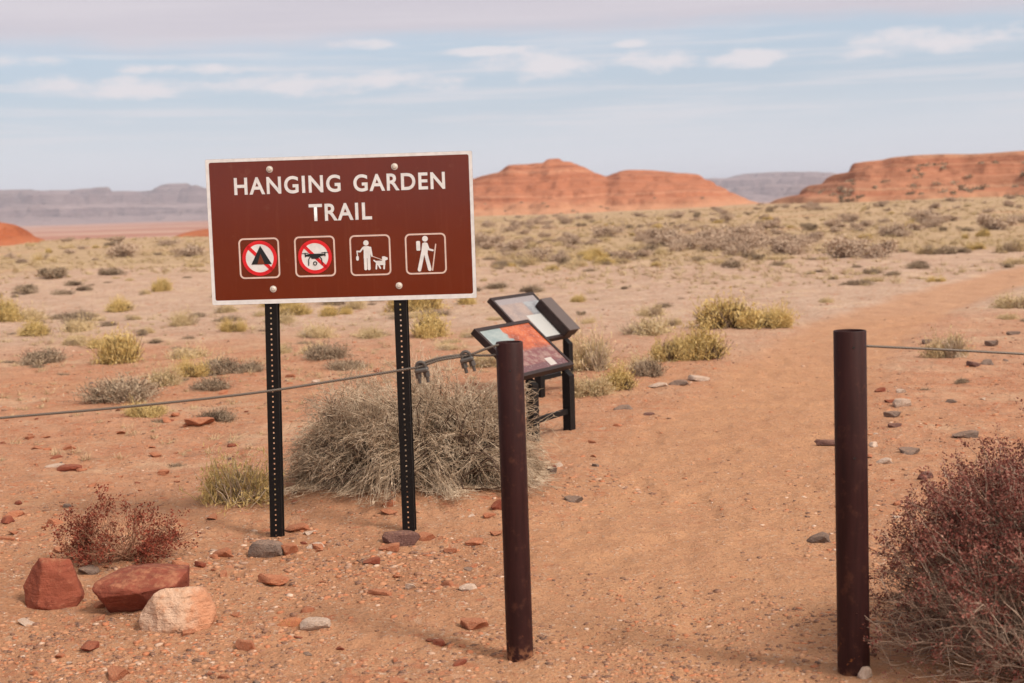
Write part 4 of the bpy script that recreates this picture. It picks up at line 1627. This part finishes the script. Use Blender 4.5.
def big_bush():
    rng = np.random.default_rng(42)
    cx, cy = -0.59, 8.62
    root = empty("dry_bush", (cx, cy, gh1(cx, cy)))
    tag(root, "large tangled grey dry bush behind the sign posts", "bush")
    strands, twigs, darks, fz, fd = [], [], [], [], []
    nl = 330
    for i in range(nl):
        # locks grow from an elongated root line, lean outwards
        u = rng.uniform(-1, 1)
        bx, by = 0.40 * u, rng.normal(0, 0.13)
        az_ = rng.uniform(0, 2 * np.pi)
        out = rng.uniform(0.25, 1.15)
        d = np.array([math.cos(az_) * out * 0.85 + 0.75 * u, math.sin(az_) * out * 0.75, rng.uniform(0.25, 1.35)])
        d = d / np.linalg.norm(d)
        Lk = rng.uniform(0.48, 0.86) * (1 - 0.25 * abs(u))
        ns = 24
        base = np.array([bx, by, 0.0]) + rng.normal(0, 0.028, (ns, 3)) * (1, 1, 0.2)
        dd = unit(d + rng.normal(0, 0.10, (ns, 3)))
        P = arcs(base, dd, Lk * rng.uniform(0.7, 1.1, ns), rng.uniform(0.10, 1.0) + rng.normal(0, .04, ns), 7, rng, 0.03)
        sw = rng.normal(0, 0.30, 3) * (1, 1, 0.35)
        P = P + (np.linspace(0, 1, 7) ** 2.5)[None, :, None] * sw * Lk
        e_ = (P[:, -1, 0] / 0.86) ** 2 + (P[:, -1, 2] * 1.28 / 0.80) ** 2
        P = P[(e_ < rng.uniform(0.65, 1.15)) & (np.abs(P[:, :, 0]).max(1) < 0.84)]
        ns = len(P)
        if ns < 3:
            continue
        strands.append(P)
        # downy bits along the outer part of the lock
        for _ in range(7):
            tp = rng.uniform(3.0, 6.0, ns)
            i0 = np.floor(tp).astype(int).clip(0, 5)
            f = (tp - i0)[:, None]
            ar = np.arange(ns)
            fz.append(P[ar, i0] * (1 - f) + P[ar, i0 + 1] * f + rng.normal(0, 0.006, (ns, 3)))
            fd.append(unit(P[ar, i0 + 1] - P[ar, i0]) + rng.normal(0, 0.45, (ns, 3)))
        # feathery side twigs on the outer two thirds
        nt = 7
        for k in range(nt):
            tpos = 6.0 - 4.2 * rng.random(ns) ** 1.7
            i0 = np.floor(tpos).astype(int).clip(0, 5)
            f = (tpos - i0)[:, None]
            ar = np.arange(ns)
            p = P[ar, i0] * (1 - f) + P[ar, i0 + 1] * f
            tg = unit(P[ar, i0 + 1] - P[ar, i0])
            td = unit(tg + rng.normal(0, 0.65, (ns, 3)))
            twigs.append(arcs(p, td, rng.uniform(0.035, 0.095, ns), rng.uniform(0, 0.4, ns), 4, rng, 0.10))
        nd = 9
        darks.append(arcs(np.array([bx, by, 0.0]) + rng.normal(0, 0.05, (nd, 3)) * (1, 1, .1), unit(d * (1, 1, .6) + rng.normal(0, .3, (nd, 3))), rng.uniform(0.25, 0.6, nd), np.full(nd, .3), 6, rng, 0.06))
    S = np.concatenate(strands)
    T = np.concatenate(twigs)
    Dk = np.concatenate(darks)
    Dk = Dk[np.abs(Dk[:, :, 0]).max(1) < 0.62]
    for A in (S, T, Dk):
        A[..., 2] = np.maximum(A[..., 2] * 1.28, 0.0)
    v1 = tubes(S, np.linspace(0.0030, 0.0011, 7), 3)
    v2 = tubes(T, np.linspace(0.0014, 0.0008, 4), 3)
    C_ = np.concatenate(fz)
    C_[:, 2] = np.maximum(C_[:, 2] * 1.28, 0.004)
    U_ = unit(np.concatenate(fd))
    W_ = unit(np.cross(U_, rng.normal(size=U_.shape)))
    sz = rng.uniform(0.006, 0.015, len(C_))[:, None]
    Q = np.stack([C_ - U_ * sz, C_ + W_ * sz * 0.20, C_ + U_ * sz, C_ - W_ * sz * 0.20], 1).reshape(-1, 3)
    v3 = (Q, np.arange(len(Q)).reshape(-1, 4))
    V, F = cat_meshes([v1, v2, v3])
    obj("twigs", np_mesh("twigs", V, F), GREYTWIG, root)
    V, F = tubes(Dk, np.linspace(0.006, 0.0025, 6), 4)
    obj("stems", np_mesh("stems", V, F), DARKTWIG, root)


big_bush()


def red_bush():
    rng = np.random.default_rng(8)
    cx, cy = 2.12, 5.04
    root = empty("twiggy_bush", (cx, cy, gh1(cx, cy)))
    tag(root, "twiggy bush with maroon seed heads at the right edge", "bush")
    rx, ry, hz_ = 0.84, 0.74, 0.70
    n0 = 520
    base = np.stack([rng.normal(0, 0.20, n0), rng.normal(0, 0.18, n0), np.zeros(n0)], 1)
    a = rng.uniform(0, 6.283, n0)
    el = np.arcsin(rng.uniform(0.02, 0.99, n0))
    tip = np.stack([np.cos(a) * np.cos(el) * rx, np.sin(a) * np.cos(el) * ry, np.sin(el) * hz_], 1)
    dirs = unit(tip - base)
    L0 = np.linalg.norm(tip - base, axis=1) * rng.uniform(0.78, 0.96, n0)
    P0 = arcs(base, dirs, L0, rng.uniform(-0.04, 0.16, n0), 8, rng, 0.05)
    P0[..., 2] = np.maximum(P0[..., 2], 0.01)
    m = [(P0, np.linspace(0.0042, 0.0016, 8))]
    heads = []

    def split(P, k, lo, lmin, lmax, spread, K_):
        N, Kp, _ = P.shape
        rep = np.repeat(np.arange(N), k)
        tpos = rng.uniform(lo, Kp - 1.01, len(rep))
        i0 = np.floor(tpos).astype(int)
        f = (tpos - i0)[:, None]
        p = P[rep, i0] * (1 - f) + P[rep, i0 + 1] * f
        tg = unit(P[rep, i0 + 1] - P[rep, i0])
        td = unit(tg + rng.normal(0, spread, (len(rep), 3)) + np.array([0, 0, 0.12]))
        Q = arcs(p, td, rng.uniform(lmin, lmax, len(rep)), rng.uniform(-0.3, 0.2, len(rep)), K_, rng, 0.06)
        Q[..., 2] = np.maximum(Q[..., 2], 0.01)
        return Q
    P1 = split(P0, 8, 3.0, 0.09, 0.24, 0.42, 5)
    P2 = split(P1, 4, 1.5, 0.03, 0.085, 0.6, 4)
    m.append((P1, np.linspace(0.0020, 0.0010, 5)))
    m.append((P2, np.linspace(0.0011, 0.0007, 4)))
    ends = np.concatenate([P2[:, -1], P1[:, -1], P2[:, -2]])
    # seed heads keep to the outer shell, thickest on top
    rad = np.sqrt((ends[:, 0] / rx) ** 2 + (ends[:, 1] / ry) ** 2 + (ends[:, 2] / hz_) ** 2)
    keep = rng.random(len(ends)) < sstep(0.66, 0.98, rad) * (0.14 + 0.86 * sstep(0.20, 0.50, ends[:, 2]))
    E = ends[keep]
    E = np.repeat(E, 12, 0) + rng.normal(0, 0.011, (len(E) * 12, 3))
    V, F = quads_at(E, 0.0056, rng, 1.0)
    obj("seed_heads", np_mesh("seed_heads", V, F), MAROON, root)
    # bare bleached boughs sprawling in front
    P = []
    for (p0, p1, p2) in (((-0.15, -0.35, 0.02), (-0.45, -0.60, 0.16), (-0.60, -0.58, 0.26)), ((-0.1, -0.4, 0.02), (-0.30, -0.68, 0.10), (-0.56, -0.66, 0.30)), ((-0.25, -0.3, 0.0), (-0.52, -0.46, 0.08), (-0.60, -0.44, 0.12)), ((0.0, -0.5, 0.0), (-0.12, -0.85, 0.20), (-0.25, -0.88, 0.42)), ((-.1, -.45, 0.02), (-0.32, -0.75, 0.05), (-0.62, -0.72, 0.06))):
        t = np.linspace(0, 1, 9)[:, None]
        q = (1 - t) ** 2 * np.array(p0) + 2 * t * (1 - t) * np.array(p1) + t * t * np.array(p2)
        q += np.sin(t * np.array([9, 7, 8]) + rng.uniform(0, 6, 3)) * 0.012
        P.append(q)
    P = np.array(P) + np.array([0.09, 0.0, 0.0])
    Q = split(P, 9, 2.0, 0.08, 0.24, 0.5, 5)
    Q2 = split(Q, 4, 1.0, 0.03, 0.10, 0.6, 4)
    V, F = cat_meshes([tubes(P, np.linspace(0.009, 0.003, 9), 5)])
    obj("boughs", np_mesh("boughs", V, F, True), PALETWIG, root)
    m += [(Q, np.linspace(0.0026, 0.0012, 5)), (Q2, np.linspace(0.0013, 0.0007, 4))]
    V, F = cat_meshes([tubes(A, r_, 3) for A, r_ in m])
    obj("twigs", np_mesh("twigs", V, F), PALETWIG, root)


red_bush()


def rust_plant():
    rng = np.random.default_rng(19)
    x, y = gpt(116, 566)
    y += 0.12
    root = empty("dry_plant", (x, y, gh1(x, y)))
    tag(root, "low dry plant with rust red seed heads behind the boulders", "plant")
    root.scale = (1.16, 1.1, 1.2)
    n0 = 90
    a = rng.uniform(0, 6.283, n0)
    el = np.arcsin(rng.uniform(0.15, 0.99, n0))
    d = np.stack([np.cos(a) * np.cos(el), np.sin(a) * np.cos(el) * 0.8, np.sin(el)], 1)
    L0 = np.where(np.abs(d[:, 0]) > 0.5, 0.30, 0.34) * rng.uniform(0.6, 1.0, n0)
    P0 = arcs(rng.normal(0, 0.03, (n0, 3)) * (1.8, 1, 0), d, L0, rng.uniform(-.1, .15, n0), 7, rng, 0.06)
    rep = np.repeat(np.arange(n0), 7)
    tpos = rng.integers(3, 6, len(rep))
    p = P0[rep, tpos]
    td = unit(unit(P0[rep, tpos + 1] - p) + rng.normal(0, .5, (len(rep), 3)))
    P1 = arcs(p, td, rng.uniform(0.03, 0.10, len(rep)), rng.uniform(-.2, .2, len(rep)), 4, rng, 0.06)
    V, F = cat_meshes([tubes(P0, np.linspace(0.0020, 0.0010, 7), 3), tubes(P1, np.linspace(0.0011, 0.0006, 4), 3)])
    obj("stems", np_mesh("stems", V, F), plant_mat("rust_stems", [(0, (0.28, 0.12, 0.075)), (1, (0.48, 0.27, 0.17))]), root)
    E = np.concatenate([P1[:, -1], P1[:, -2], P0[:, -1], P0[:, -2]])
    dens = fbm(E[:, 0] * 9 + 3, E[:, 2] * 9, 2) + 0.25
    E = E[rng.random(len(E)) < np.clip(dens * 1.7, 0.05, 0.95)]
    E = np.repeat(E, 9, 0) + rng.normal(0, 0.011, (len(E) * 9, 3))
    V, F = quads_at(E, 0.0060, rng)
    obj("seed_heads", np_mesh("seed_heads", V, F), RUST, root)


rust_plant()

# prototypes of tufts and shrubs, unit size (about 1 m wide), copied as single objects


def tuft_proto(seed, mat, stem_mat, n=900, h=0.62, wide=0.5, up=0.55, rad=0.0042, droop=0.35):
    rng = np.random.default_rng(seed)
    a = rng.uniform(0, 6.283, n)
    el = np.arcsin(rng.uniform(0.12, 1.0, n) ** up)
    d = np.stack([np.cos(a) * np.cos(el) * wide / 0.5, np.sin(a) * np.cos(el) * wide / 0.5, np.sin(el) * h / 0.5], 1)
    lump = 0.80 + 0.22 * np.sin(a * 3 + seed) * np.cos(el * 2) + rng.uniform(-0.16, 0.13, n)
    nc = 4
    cen = np.concatenate([rng.uniform(-0.26, 0.26, (nc, 2)), np.zeros((nc, 1))], 1)
    csz = rng.uniform(0.45, 1.0, nc)
    kk = rng.integers(0, nc, n)
    base = rng.normal(0, 0.07, (n, 3)) * (1, 1, 0) + cen[kk]
    lump = lump * csz[kk] * rng.uniform(0.55, 1.05, n)
    P = arcs(base, d, 0.5 * lump, np.full(n, droop) * rng.uniform(0.3, 1.2, n), 5, rng, 0.06)
    P[..., 2] = np.maximum(P[..., 2], 0.0)
    tv = tubes(P, np.linspace(rad, rad * 0.35, 5), 3)
    # fine side sprigs make the outline fuzzy
    q = np.concatenate([P[:, 2], P[:, 3], P[:, 4], 0.5 * (P[:, 3] + P[:, 4])])
    q = q + rng.normal(0, 0.016, q.shape)
    q[:, 2] = np.maximum(q[:, 2], 0.0)
    V, F = cat_meshes([tv, quads_at(q, 0.010, rng, 2.2, 0.45)])
    fx, fz_ = 1.0 / (2 * np.percentile(np.abs(V[:, :2]), 98)), 0.55 / np.percentile(V[:, 2], 99.3)
    V = V * (fx, fx, fz_)
    blades = np_mesh("blades", V, F)
    blades.materials.append(mat)
    m = n // 5
    a = rng.uniform(0, 6.283, m)
    d = unit(np.stack([np.cos(a) * 0.8, np.sin(a) * 0.8, rng.uniform(.3, 1.2, m)], 1))
    P = arcs(rng.normal(0, 0.09, (m, 3)) * (1, 1, 0), d, rng.uniform(0.15, 0.3, m), np.zeros(m), 4, rng, 0.05)
    V, F = tubes(P, np.linspace(rad * 1.5, rad * 0.7, 4), 3)
    V = V * (fx, fx, fz_)
    stems = np_mesh("stems", V, F)
    stems.materials.append(stem_mat)
    return blades, stems


def shrub_proto(seed, mat, stem_mat, n=90, leaves=1500, h=0.55, size=0.020):
    rng = np.random.default_rng(seed)
    nb = 9
    bc = np.stack([rng.uniform(-0.33, 0.33, nb), rng.uniform(-0.3, 0.3, nb), rng.uniform(0.12, h * 0.62, nb)], 1)
    br = rng.uniform(0.12, 0.23, nb)
    k = rng.integers(0, nb, leaves)
    dirs = unit(rng.normal(size=(leaves, 3)) + np.array([0, 0, 0.25]))
    C = bc[k] + dirs * (br[k] * rng.uniform(0.35, 1.12, leaves))[:, None]
    C[:, 2] = np.maximum(C[:, 2], 0.01)
    V, F = quads_at(C, size, rng, 1.5, 0.25)
    lv = np_mesh("foliage", V, F)
    lv.materials.append(mat)
    k = rng.integers(0, nb, n)
    tip = bc[k] + rng.normal(0, 0.12, (n, 3))
    base = rng.normal(0, 0.06, (n, 3)) * (1, 1, 0)
    P = arcs(base, unit(tip - base), np.linalg.norm(tip - base, axis=1) * rng.uniform(.6, 0.98, n), np.zeros(n), 5, rng, 0.06)
    P[..., 2] = np.maximum(P[..., 2], 0.0)
    V, F = tubes(P, np.linspace(0.007, 0.003, 5), 3)
    st = np_mesh("stems", V, F)
    st.materials.append(stem_mat)
    return lv, st


def merge_proto(pair, name):
    """one mesh for copies too small to show their parts"""
    bm = bmesh.new()
    bm.from_mesh(pair[0])
    n = len(bm.faces)
    bm.from_mesh(pair[1])
    bm.faces.ensure_lookup_table()
    for f in bm.faces[n:]:
        f.material_index = 1
    me = bpy.data.meshes.new(name)
    bm.to_mesh(me)
    bm.free()
    me.materials.append(pair[0].materials[0])
    me.materials.append(pair[1].materials[0])
    return me


T_YEL = [tuft_proto(200 + i, YELLOW, DARKTWIG) for i in range(3)]
T_OLI = [tuft_proto(220 + i, OLIVE, DARKTWIG, n=1000, wide=0.5, h=0.6) for i in range(3)]
T_WIS = [tuft_proto(235, OLIVE, GREYTWIG, n=620, h=0.5, droop=0.55, rad=0.0034)]
T_STR = [tuft_proto(240 + i, STRAW, GREYTWIG, n=650, h=0.6, droop=0.5) for i in range(3)]
S_SAGE = [shrub_proto(260 + i, SAGE, PALETWIG, leaves=2200) for i in range(4)]
S_DARK = [shrub_proto(280 + i, DARKSAGE, DARKTWIG, leaves=2000) for i in range(3)]
GREYDRY = plant_mat("dry_grey_stems", [(0, (0.22, 0.155, 0.105)), (0.5, (0.36, 0.265, 0.185)), (1, (0.50, 0.385, 0.28))])
T_GREY = [tuft_proto(300 + i, GREYDRY, DARKTWIG, n=700, h=0.5, droop=0.3) for i in range(3)]


def plant(name, pair, x, y, w, h, label, cat, group=None, part_names=("blades", "stems")):
    root = empty(name, (x, y, gh1(x, y) - 0.01), (0, 0, random.uniform(0, 6.28)))
    root.scale = (w, w, h / 0.55)
    tag(root, label, cat, group)
    for nm, me in zip(part_names, pair):
        obj(nm, me, None, root)
    return root


def px_plant(name, pair, px, py, wpx, hpx, label, cat, group=None, pn=("blades", "stems")):
    x, y = gpt(px, py)
    k = math.hypot(x, y) / FOC
    return plant(name, pair, x, y + wpx * k * 0.25, wpx * k, hpx * k, label, cat, group, pn)


G1 = "grass tufts on the near sand"
for a in (
    (T_WIS[0], 238, 508, 92, 44, "dull yellow green tuft leaning on the left of the big grey bush"),
    (T_YEL[0], 118, 363, 46, 30, "round yellow tuft with dark base on the left, biggest there"),
    (T_YEL[1], 193, 377, 32, 20, "bright yellow tuft left of the sign at the red sand's edge"),
    (T_STR[0], 158, 387, 34, 24, "straw coloured tuft between the two yellow tufts left of the sign"),
    (T_OLI[1], 147, 417, 38, 15, "flat olive tuft right under the sagging cable"),
    (T_YEL[2], 36, 336, 32, 16, "yellow tuft near the left edge of the picture"),
    (T_STR[1], 218, 372, 26, 18, "pale tuft beside the left post of the sign"),
    (T_OLI[2], 97, 348, 22, 10, "small olive tuft behind the round yellow one"),
    (T_YEL[1], 233, 332, 24, 14, "yellow tuft just below the sign's lower left corner"),
    (T_YEL[0], 428, 337, 42, 24, "yellow tuft right of the right sign post"),
    (T_OLI[0], 671, 362, 38, 26, "left half of the bright olive clump beside the path"),
    (T_YEL[2], 708, 360, 56, 36, "bright yellow green tuft, largest beside the path"),
    (T_YEL[0], 728, 328, 60, 30, "wide yellow tuft behind the bright yellow green one"),
    (T_YEL[1], 774, 328, 46, 24, "yellow tuft with grey foot, farthest right of those beside the path"),
    (T_STR[2], 673, 326, 18, 9, "tiny brown tuft left of the wide yellow one"),
    (T_STR[0], 598, 372, 50, 46, "tall wispy straw tuft right behind the panels"),
    (T_YEL[2], 622, 390, 40, 26, "straw yellow tuft at the path's edge by the panels"),
    (T_STR[1], 592, 396, 44, 26, "pale tuft just right of the front panel's leg"),
    (T_STR[2], 956, 358, 42, 24, "dry straw tuft under the right cable"),
    (T_STR[1], 488, 368, 40, 18, "dry tuft half hidden by the left fence post"),
    (T_STR[0], 645, 372, 34, 18, "grey straw tuft left of the olive clump"),
    (T_YEL[0], 160, 291, 22, 12, "small yellow tuft on the gravel left of the sign"),
    (T_OLI[2], 580, 302, 16, 8, "small yellow tuft above the lidded box"),
):
    px_plant("grass_tuft", a[0], *a[1:5], a[5], "grass tuft", G1)
for a in (
    (T_GREY[0], 112, 402, 80, 24, "wispy grey dry shrub above the sagging cable"),
    (T_GREY[1], 37, 364, 44, 14, "flat grey dry shrub near the left edge"),
    (T_GREY[2], 210, 390, 40, 14, "grey dry shrub left of the sign post over the cable"),
    (T_GREY[0], 320, 360, 48, 18, "grey dry shrub between the two sign posts"),
    (T_GREY[1], 652, 385 - 8, 36, 16, "grey dry shrub beside the row of pale stones"),
    (T_GREY[2], 1000, 690, 0.1, 0.1, ""),
):
    if a[5]:
        px_plant("dry_shrub", a[0], *a[1:5], a[5], "shrub", "grey dry shrubs on the near sand")
SP = ("foliage", "stems")
for a in (
    (S_DARK[0], 54, 279, 46, 15, "low dark shrub alone on the gravel at left"),
    (S_SAGE[0], 848, 258, 62, 24, "broad grey shrub on the flat, left of a touching pair"),
    (S_SAGE[1], 882, 258, 50, 20, "broad grey shrub on the flat, right of a touching pair"),
    (S_SAGE[2], 1000, 230, 46, 18, "grey shrub near the right edge under the red hill"),
    (S_DARK[1], 772, 212, 14, 8, "blackish shrub standing out on the crest in the gap between hills"),
    (S_SAGE[3], 738, 249, 36, 16, "grey shrub on the flat above the wide yellow tuft"),
    (S_SAGE[0], 690, 250, 34, 15, "grey shrub on the flat between the butte and the bright tuft"),
    (S_SAGE[1], 624, 262, 28, 14, "grey shrub on the flat right of the lidded panel's top"),
    (S_SAGE[2], 535, 262, 38, 17, "grey shrub on the flat just above the panels"),
    (S_SAGE[3], 925, 222, 34, 14, "grey shrub below the ledges of the red hill"),
    (S_DARK[2], 140, 334 + 2, 18, 7, "small dark shrub behind the round yellow tuft"),
    (S_DARK[0], 580, 311 + 4, 16, 6, "small dark shrub right of the lidded box"),
    (S_DARK[1], 626, 289, 12, 5, "tiny dark shrub on the gravel flat right of the panels"),
    (S_DARK[2], 35, 363, 30, 10, "dark low shrub at the left edge level with the yellow tuft"),
):
    px_plant("desert_shrub", a[0], *a[1:5], a[5], "shrub", "shrubs standing out on the flat", SP)

# the many small ones on the flat
M_SAGE = [merge_proto(p, "desert_shrub") for p in S_SAGE]
M_DARK = [merge_proto(p, "desert_shrub") for p in S_DARK]
M_YEL = [merge_proto(p, "grass_tuft") for p in T_YEL]
M_STR = [merge_proto(p, "grass_tuft") for p in T_STR]
rp = np.random.default_rng(123)


def scatter(name, meshes, count, r0, r1, wmin, wmax, hk, label, cat, group, pw=1.0, cond=None):
    c = 0
    guard = 0
    while c < count and guard < 40000:
        guard += 1
        yy = r0 + (r1 - r0) * rp.random() ** pw
        xx = rp.uniform(-0.39, 0.39) * yy
        if path_mask(np.array([xx]), np.array([yy]))[0] > 0.05:
            continue
        if cond is not None and not cond(xx, yy):
            continue
        az_ = xx / yy
        if az_ < -0.12 and yy > 112:
            continue
        if float(fbm(np.array([xx * 0.11 + 31]), np.array([yy * 0.11]), 3)[0]) < rp.uniform(-0.35, 0.3):
            continue
        w = wmin + (wmax - wmin) * rp.random() ** 1.8
        o = obj(name, meshes[int(rp.integers(0, len(meshes)))])
        o.location = (xx, yy, gh1(xx, yy) - 0.02)
        o.rotation_euler = (0, 0, rp.uniform(0, 6.28))
        o.scale = (w, w * rp.uniform(.8, 1.1), w * hk * rp.uniform(.7, 1.2) / 0.55)
        tag(o, label, cat, group)
        c += 1


hid = lambda x, y: not (-0.215 < x / y < -0.03 and y > 34)        # nothing where the sign board hides the flat
rightish = lambda x, y: hid(x, y) and (x / y > -0.03 or rp.random() < 0.5)
scatter("desert_shrub", M_SAGE, 212, 42, 190, 0.55, 1.9, 0.38, "grey desert shrub among many on the pale flat before the hills", "shrub", "grey shrubs on the far flat", 1.25, rightish)
scatter("desert_shrub", M_DARK, 70, 30, 170, 0.35, 1.1, 0.42, "dark desert shrub among many on the pale flat before the hills", "shrub", "dark shrubs on the far flat", 1.2, hid)
scatter("grass_tuft", M_YEL, 50, 22, 110, 0.3, 0.9, 0.5, "small yellow grass tuft among many on the far flat", "grass tuft", "yellow tufts on the far flat", 1.2, hid)
scatter("grass_tuft", M_STR, 190, 17, 120, 0.25, 0.85, 0.42, "small straw grass tuft among many on the far flat", "grass tuft", "straw tufts on the far flat", 1.2, hid)


def hillside_scrub():
    rng = np.random.default_rng(91)
    parts = []
    for lab, n, lo, hi in (("long red hill with dark ledges rising on the right", 420, 0.02, 0.42), ("red sandstone butte with two rounded tops on the skyline", 160, 0.02, 0.20)):
        X, Y, Z, nv, front = HILLS[lab]
        i = (lo + (hi - lo) * rng.random(n) ** 1.7) * nv
        i = i.astype(int)
        j = rng.integers(0, X.shape[1], n)
        c = np.stack([X[i, j], Y[i, j], Z[i, j] + 0.1], 1)
        c = c[(c[:, 0] / c[:, 1] < 0.42)]
        k = 46
        r_ = rng.uniform(0.25, 0.85, len(c))
        q = np.repeat(c, k, 0) + rng.normal(0, 1, (len(c) * k, 3)) * np.repeat(r_, k)[:, None] * (0.55, 0.55, 0.24)
        parts.append(quads_at(q, 0.17, rng, 1.6, 0.3))
    V, F = cat_meshes(parts)
    o = obj("scrub", np_mesh("scrub", V, F), DARKSAGE)
    tag(o, "sparse low scrub on the lower slopes of the red hills", kind="stuff")


hillside_scrub()
M_GRY = [merge_proto(p, "dry_shrub") for p in T_GREY]
away = lambda x, y: hid(x, y) and not (-1.9 < x < 1.3 and y < 14) and not (x > 0.25 * y and y < 12)
scatter("dry_shrub", M_GRY, 120, 9.5, 48, 0.14, 0.62, 0.30, "small flat grey dry shrub among many on the middle flat", "shrub", "small dry shrubs on the middle flat", 1.1, away)


def dry_grass():
    rng = np.random.default_rng(50)
    n = 22000
    y = 10 + (210 - 10) * rng.random(n) ** 1.35
    x = rng.uniform(-0.40, 0.40, n) * y
    ok = (path_mask(x, y) < 0.05) & ~((x / y < -0.12) & (y > 118)) & (fbm(x * 0.06, y * 0.06, 3) + 0.45 * sstep(12, 60, y) - 0.22 > rng.uniform(-0.25, 0.45, n)) & ~((np.abs(x + 0.3) < 1.5) & (y < 14))
    x, y = x[ok], y[ok]
    z = gh(x, y)
    n = len(x)
    nb = 30
    s = rng.uniform(0.05, 0.22, n) * (0.45 + 0.55 * sstep(12, 40, y))
    a = rng.uniform(0, 6.283, (n, nb))
    e = rng.uniform(0.25, 1.4, (n, nb))
    L = s[:, None] * rng.uniform(0.5, 1.1, (n, nb))
    d = np.stack([np.cos(a) * np.cos(e) * 1.7, np.sin(a) * np.cos(e) * 1.7, np.sin(e) * 0.8], -1)
    b = np.stack([x, y, z], -1)[:, None, :] + np.stack([rng.normal(0, 0.10, (n, nb)) * s[:, None] * 3, rng.normal(0, 0.10, (n, nb)) * s[:, None] * 3, np.zeros((n, nb))], -1)
    t = b + d * L[..., None]
    side = np.stack([-np.sin(a + 0.6), np.cos(a + 0.6), np.zeros_like(a)], -1) * (0.002 + 0.005 * sstep(12, 45, y))[:, None, None]
    V = np.stack([b - side, b + side, t + side * 0.3, t - side * 0.3], 2).reshape(-1, 3)
    F = np.arange(len(V)).reshape(-1, 4)
    o = obj("dry_grass", np_mesh("dry_grass", V, F), plant_mat("flat_dry_grass", [(0, (0.34, 0.24, 0.135)), (0.4, (0.48, 0.355, 0.20)), (0.8, (0.56, 0.43, 0.27)), (1, (0.28, 0.20, 0.13))]))
    tag(o, "sparse dry grass covering the far flat", kind="stuff")


dry_grass()
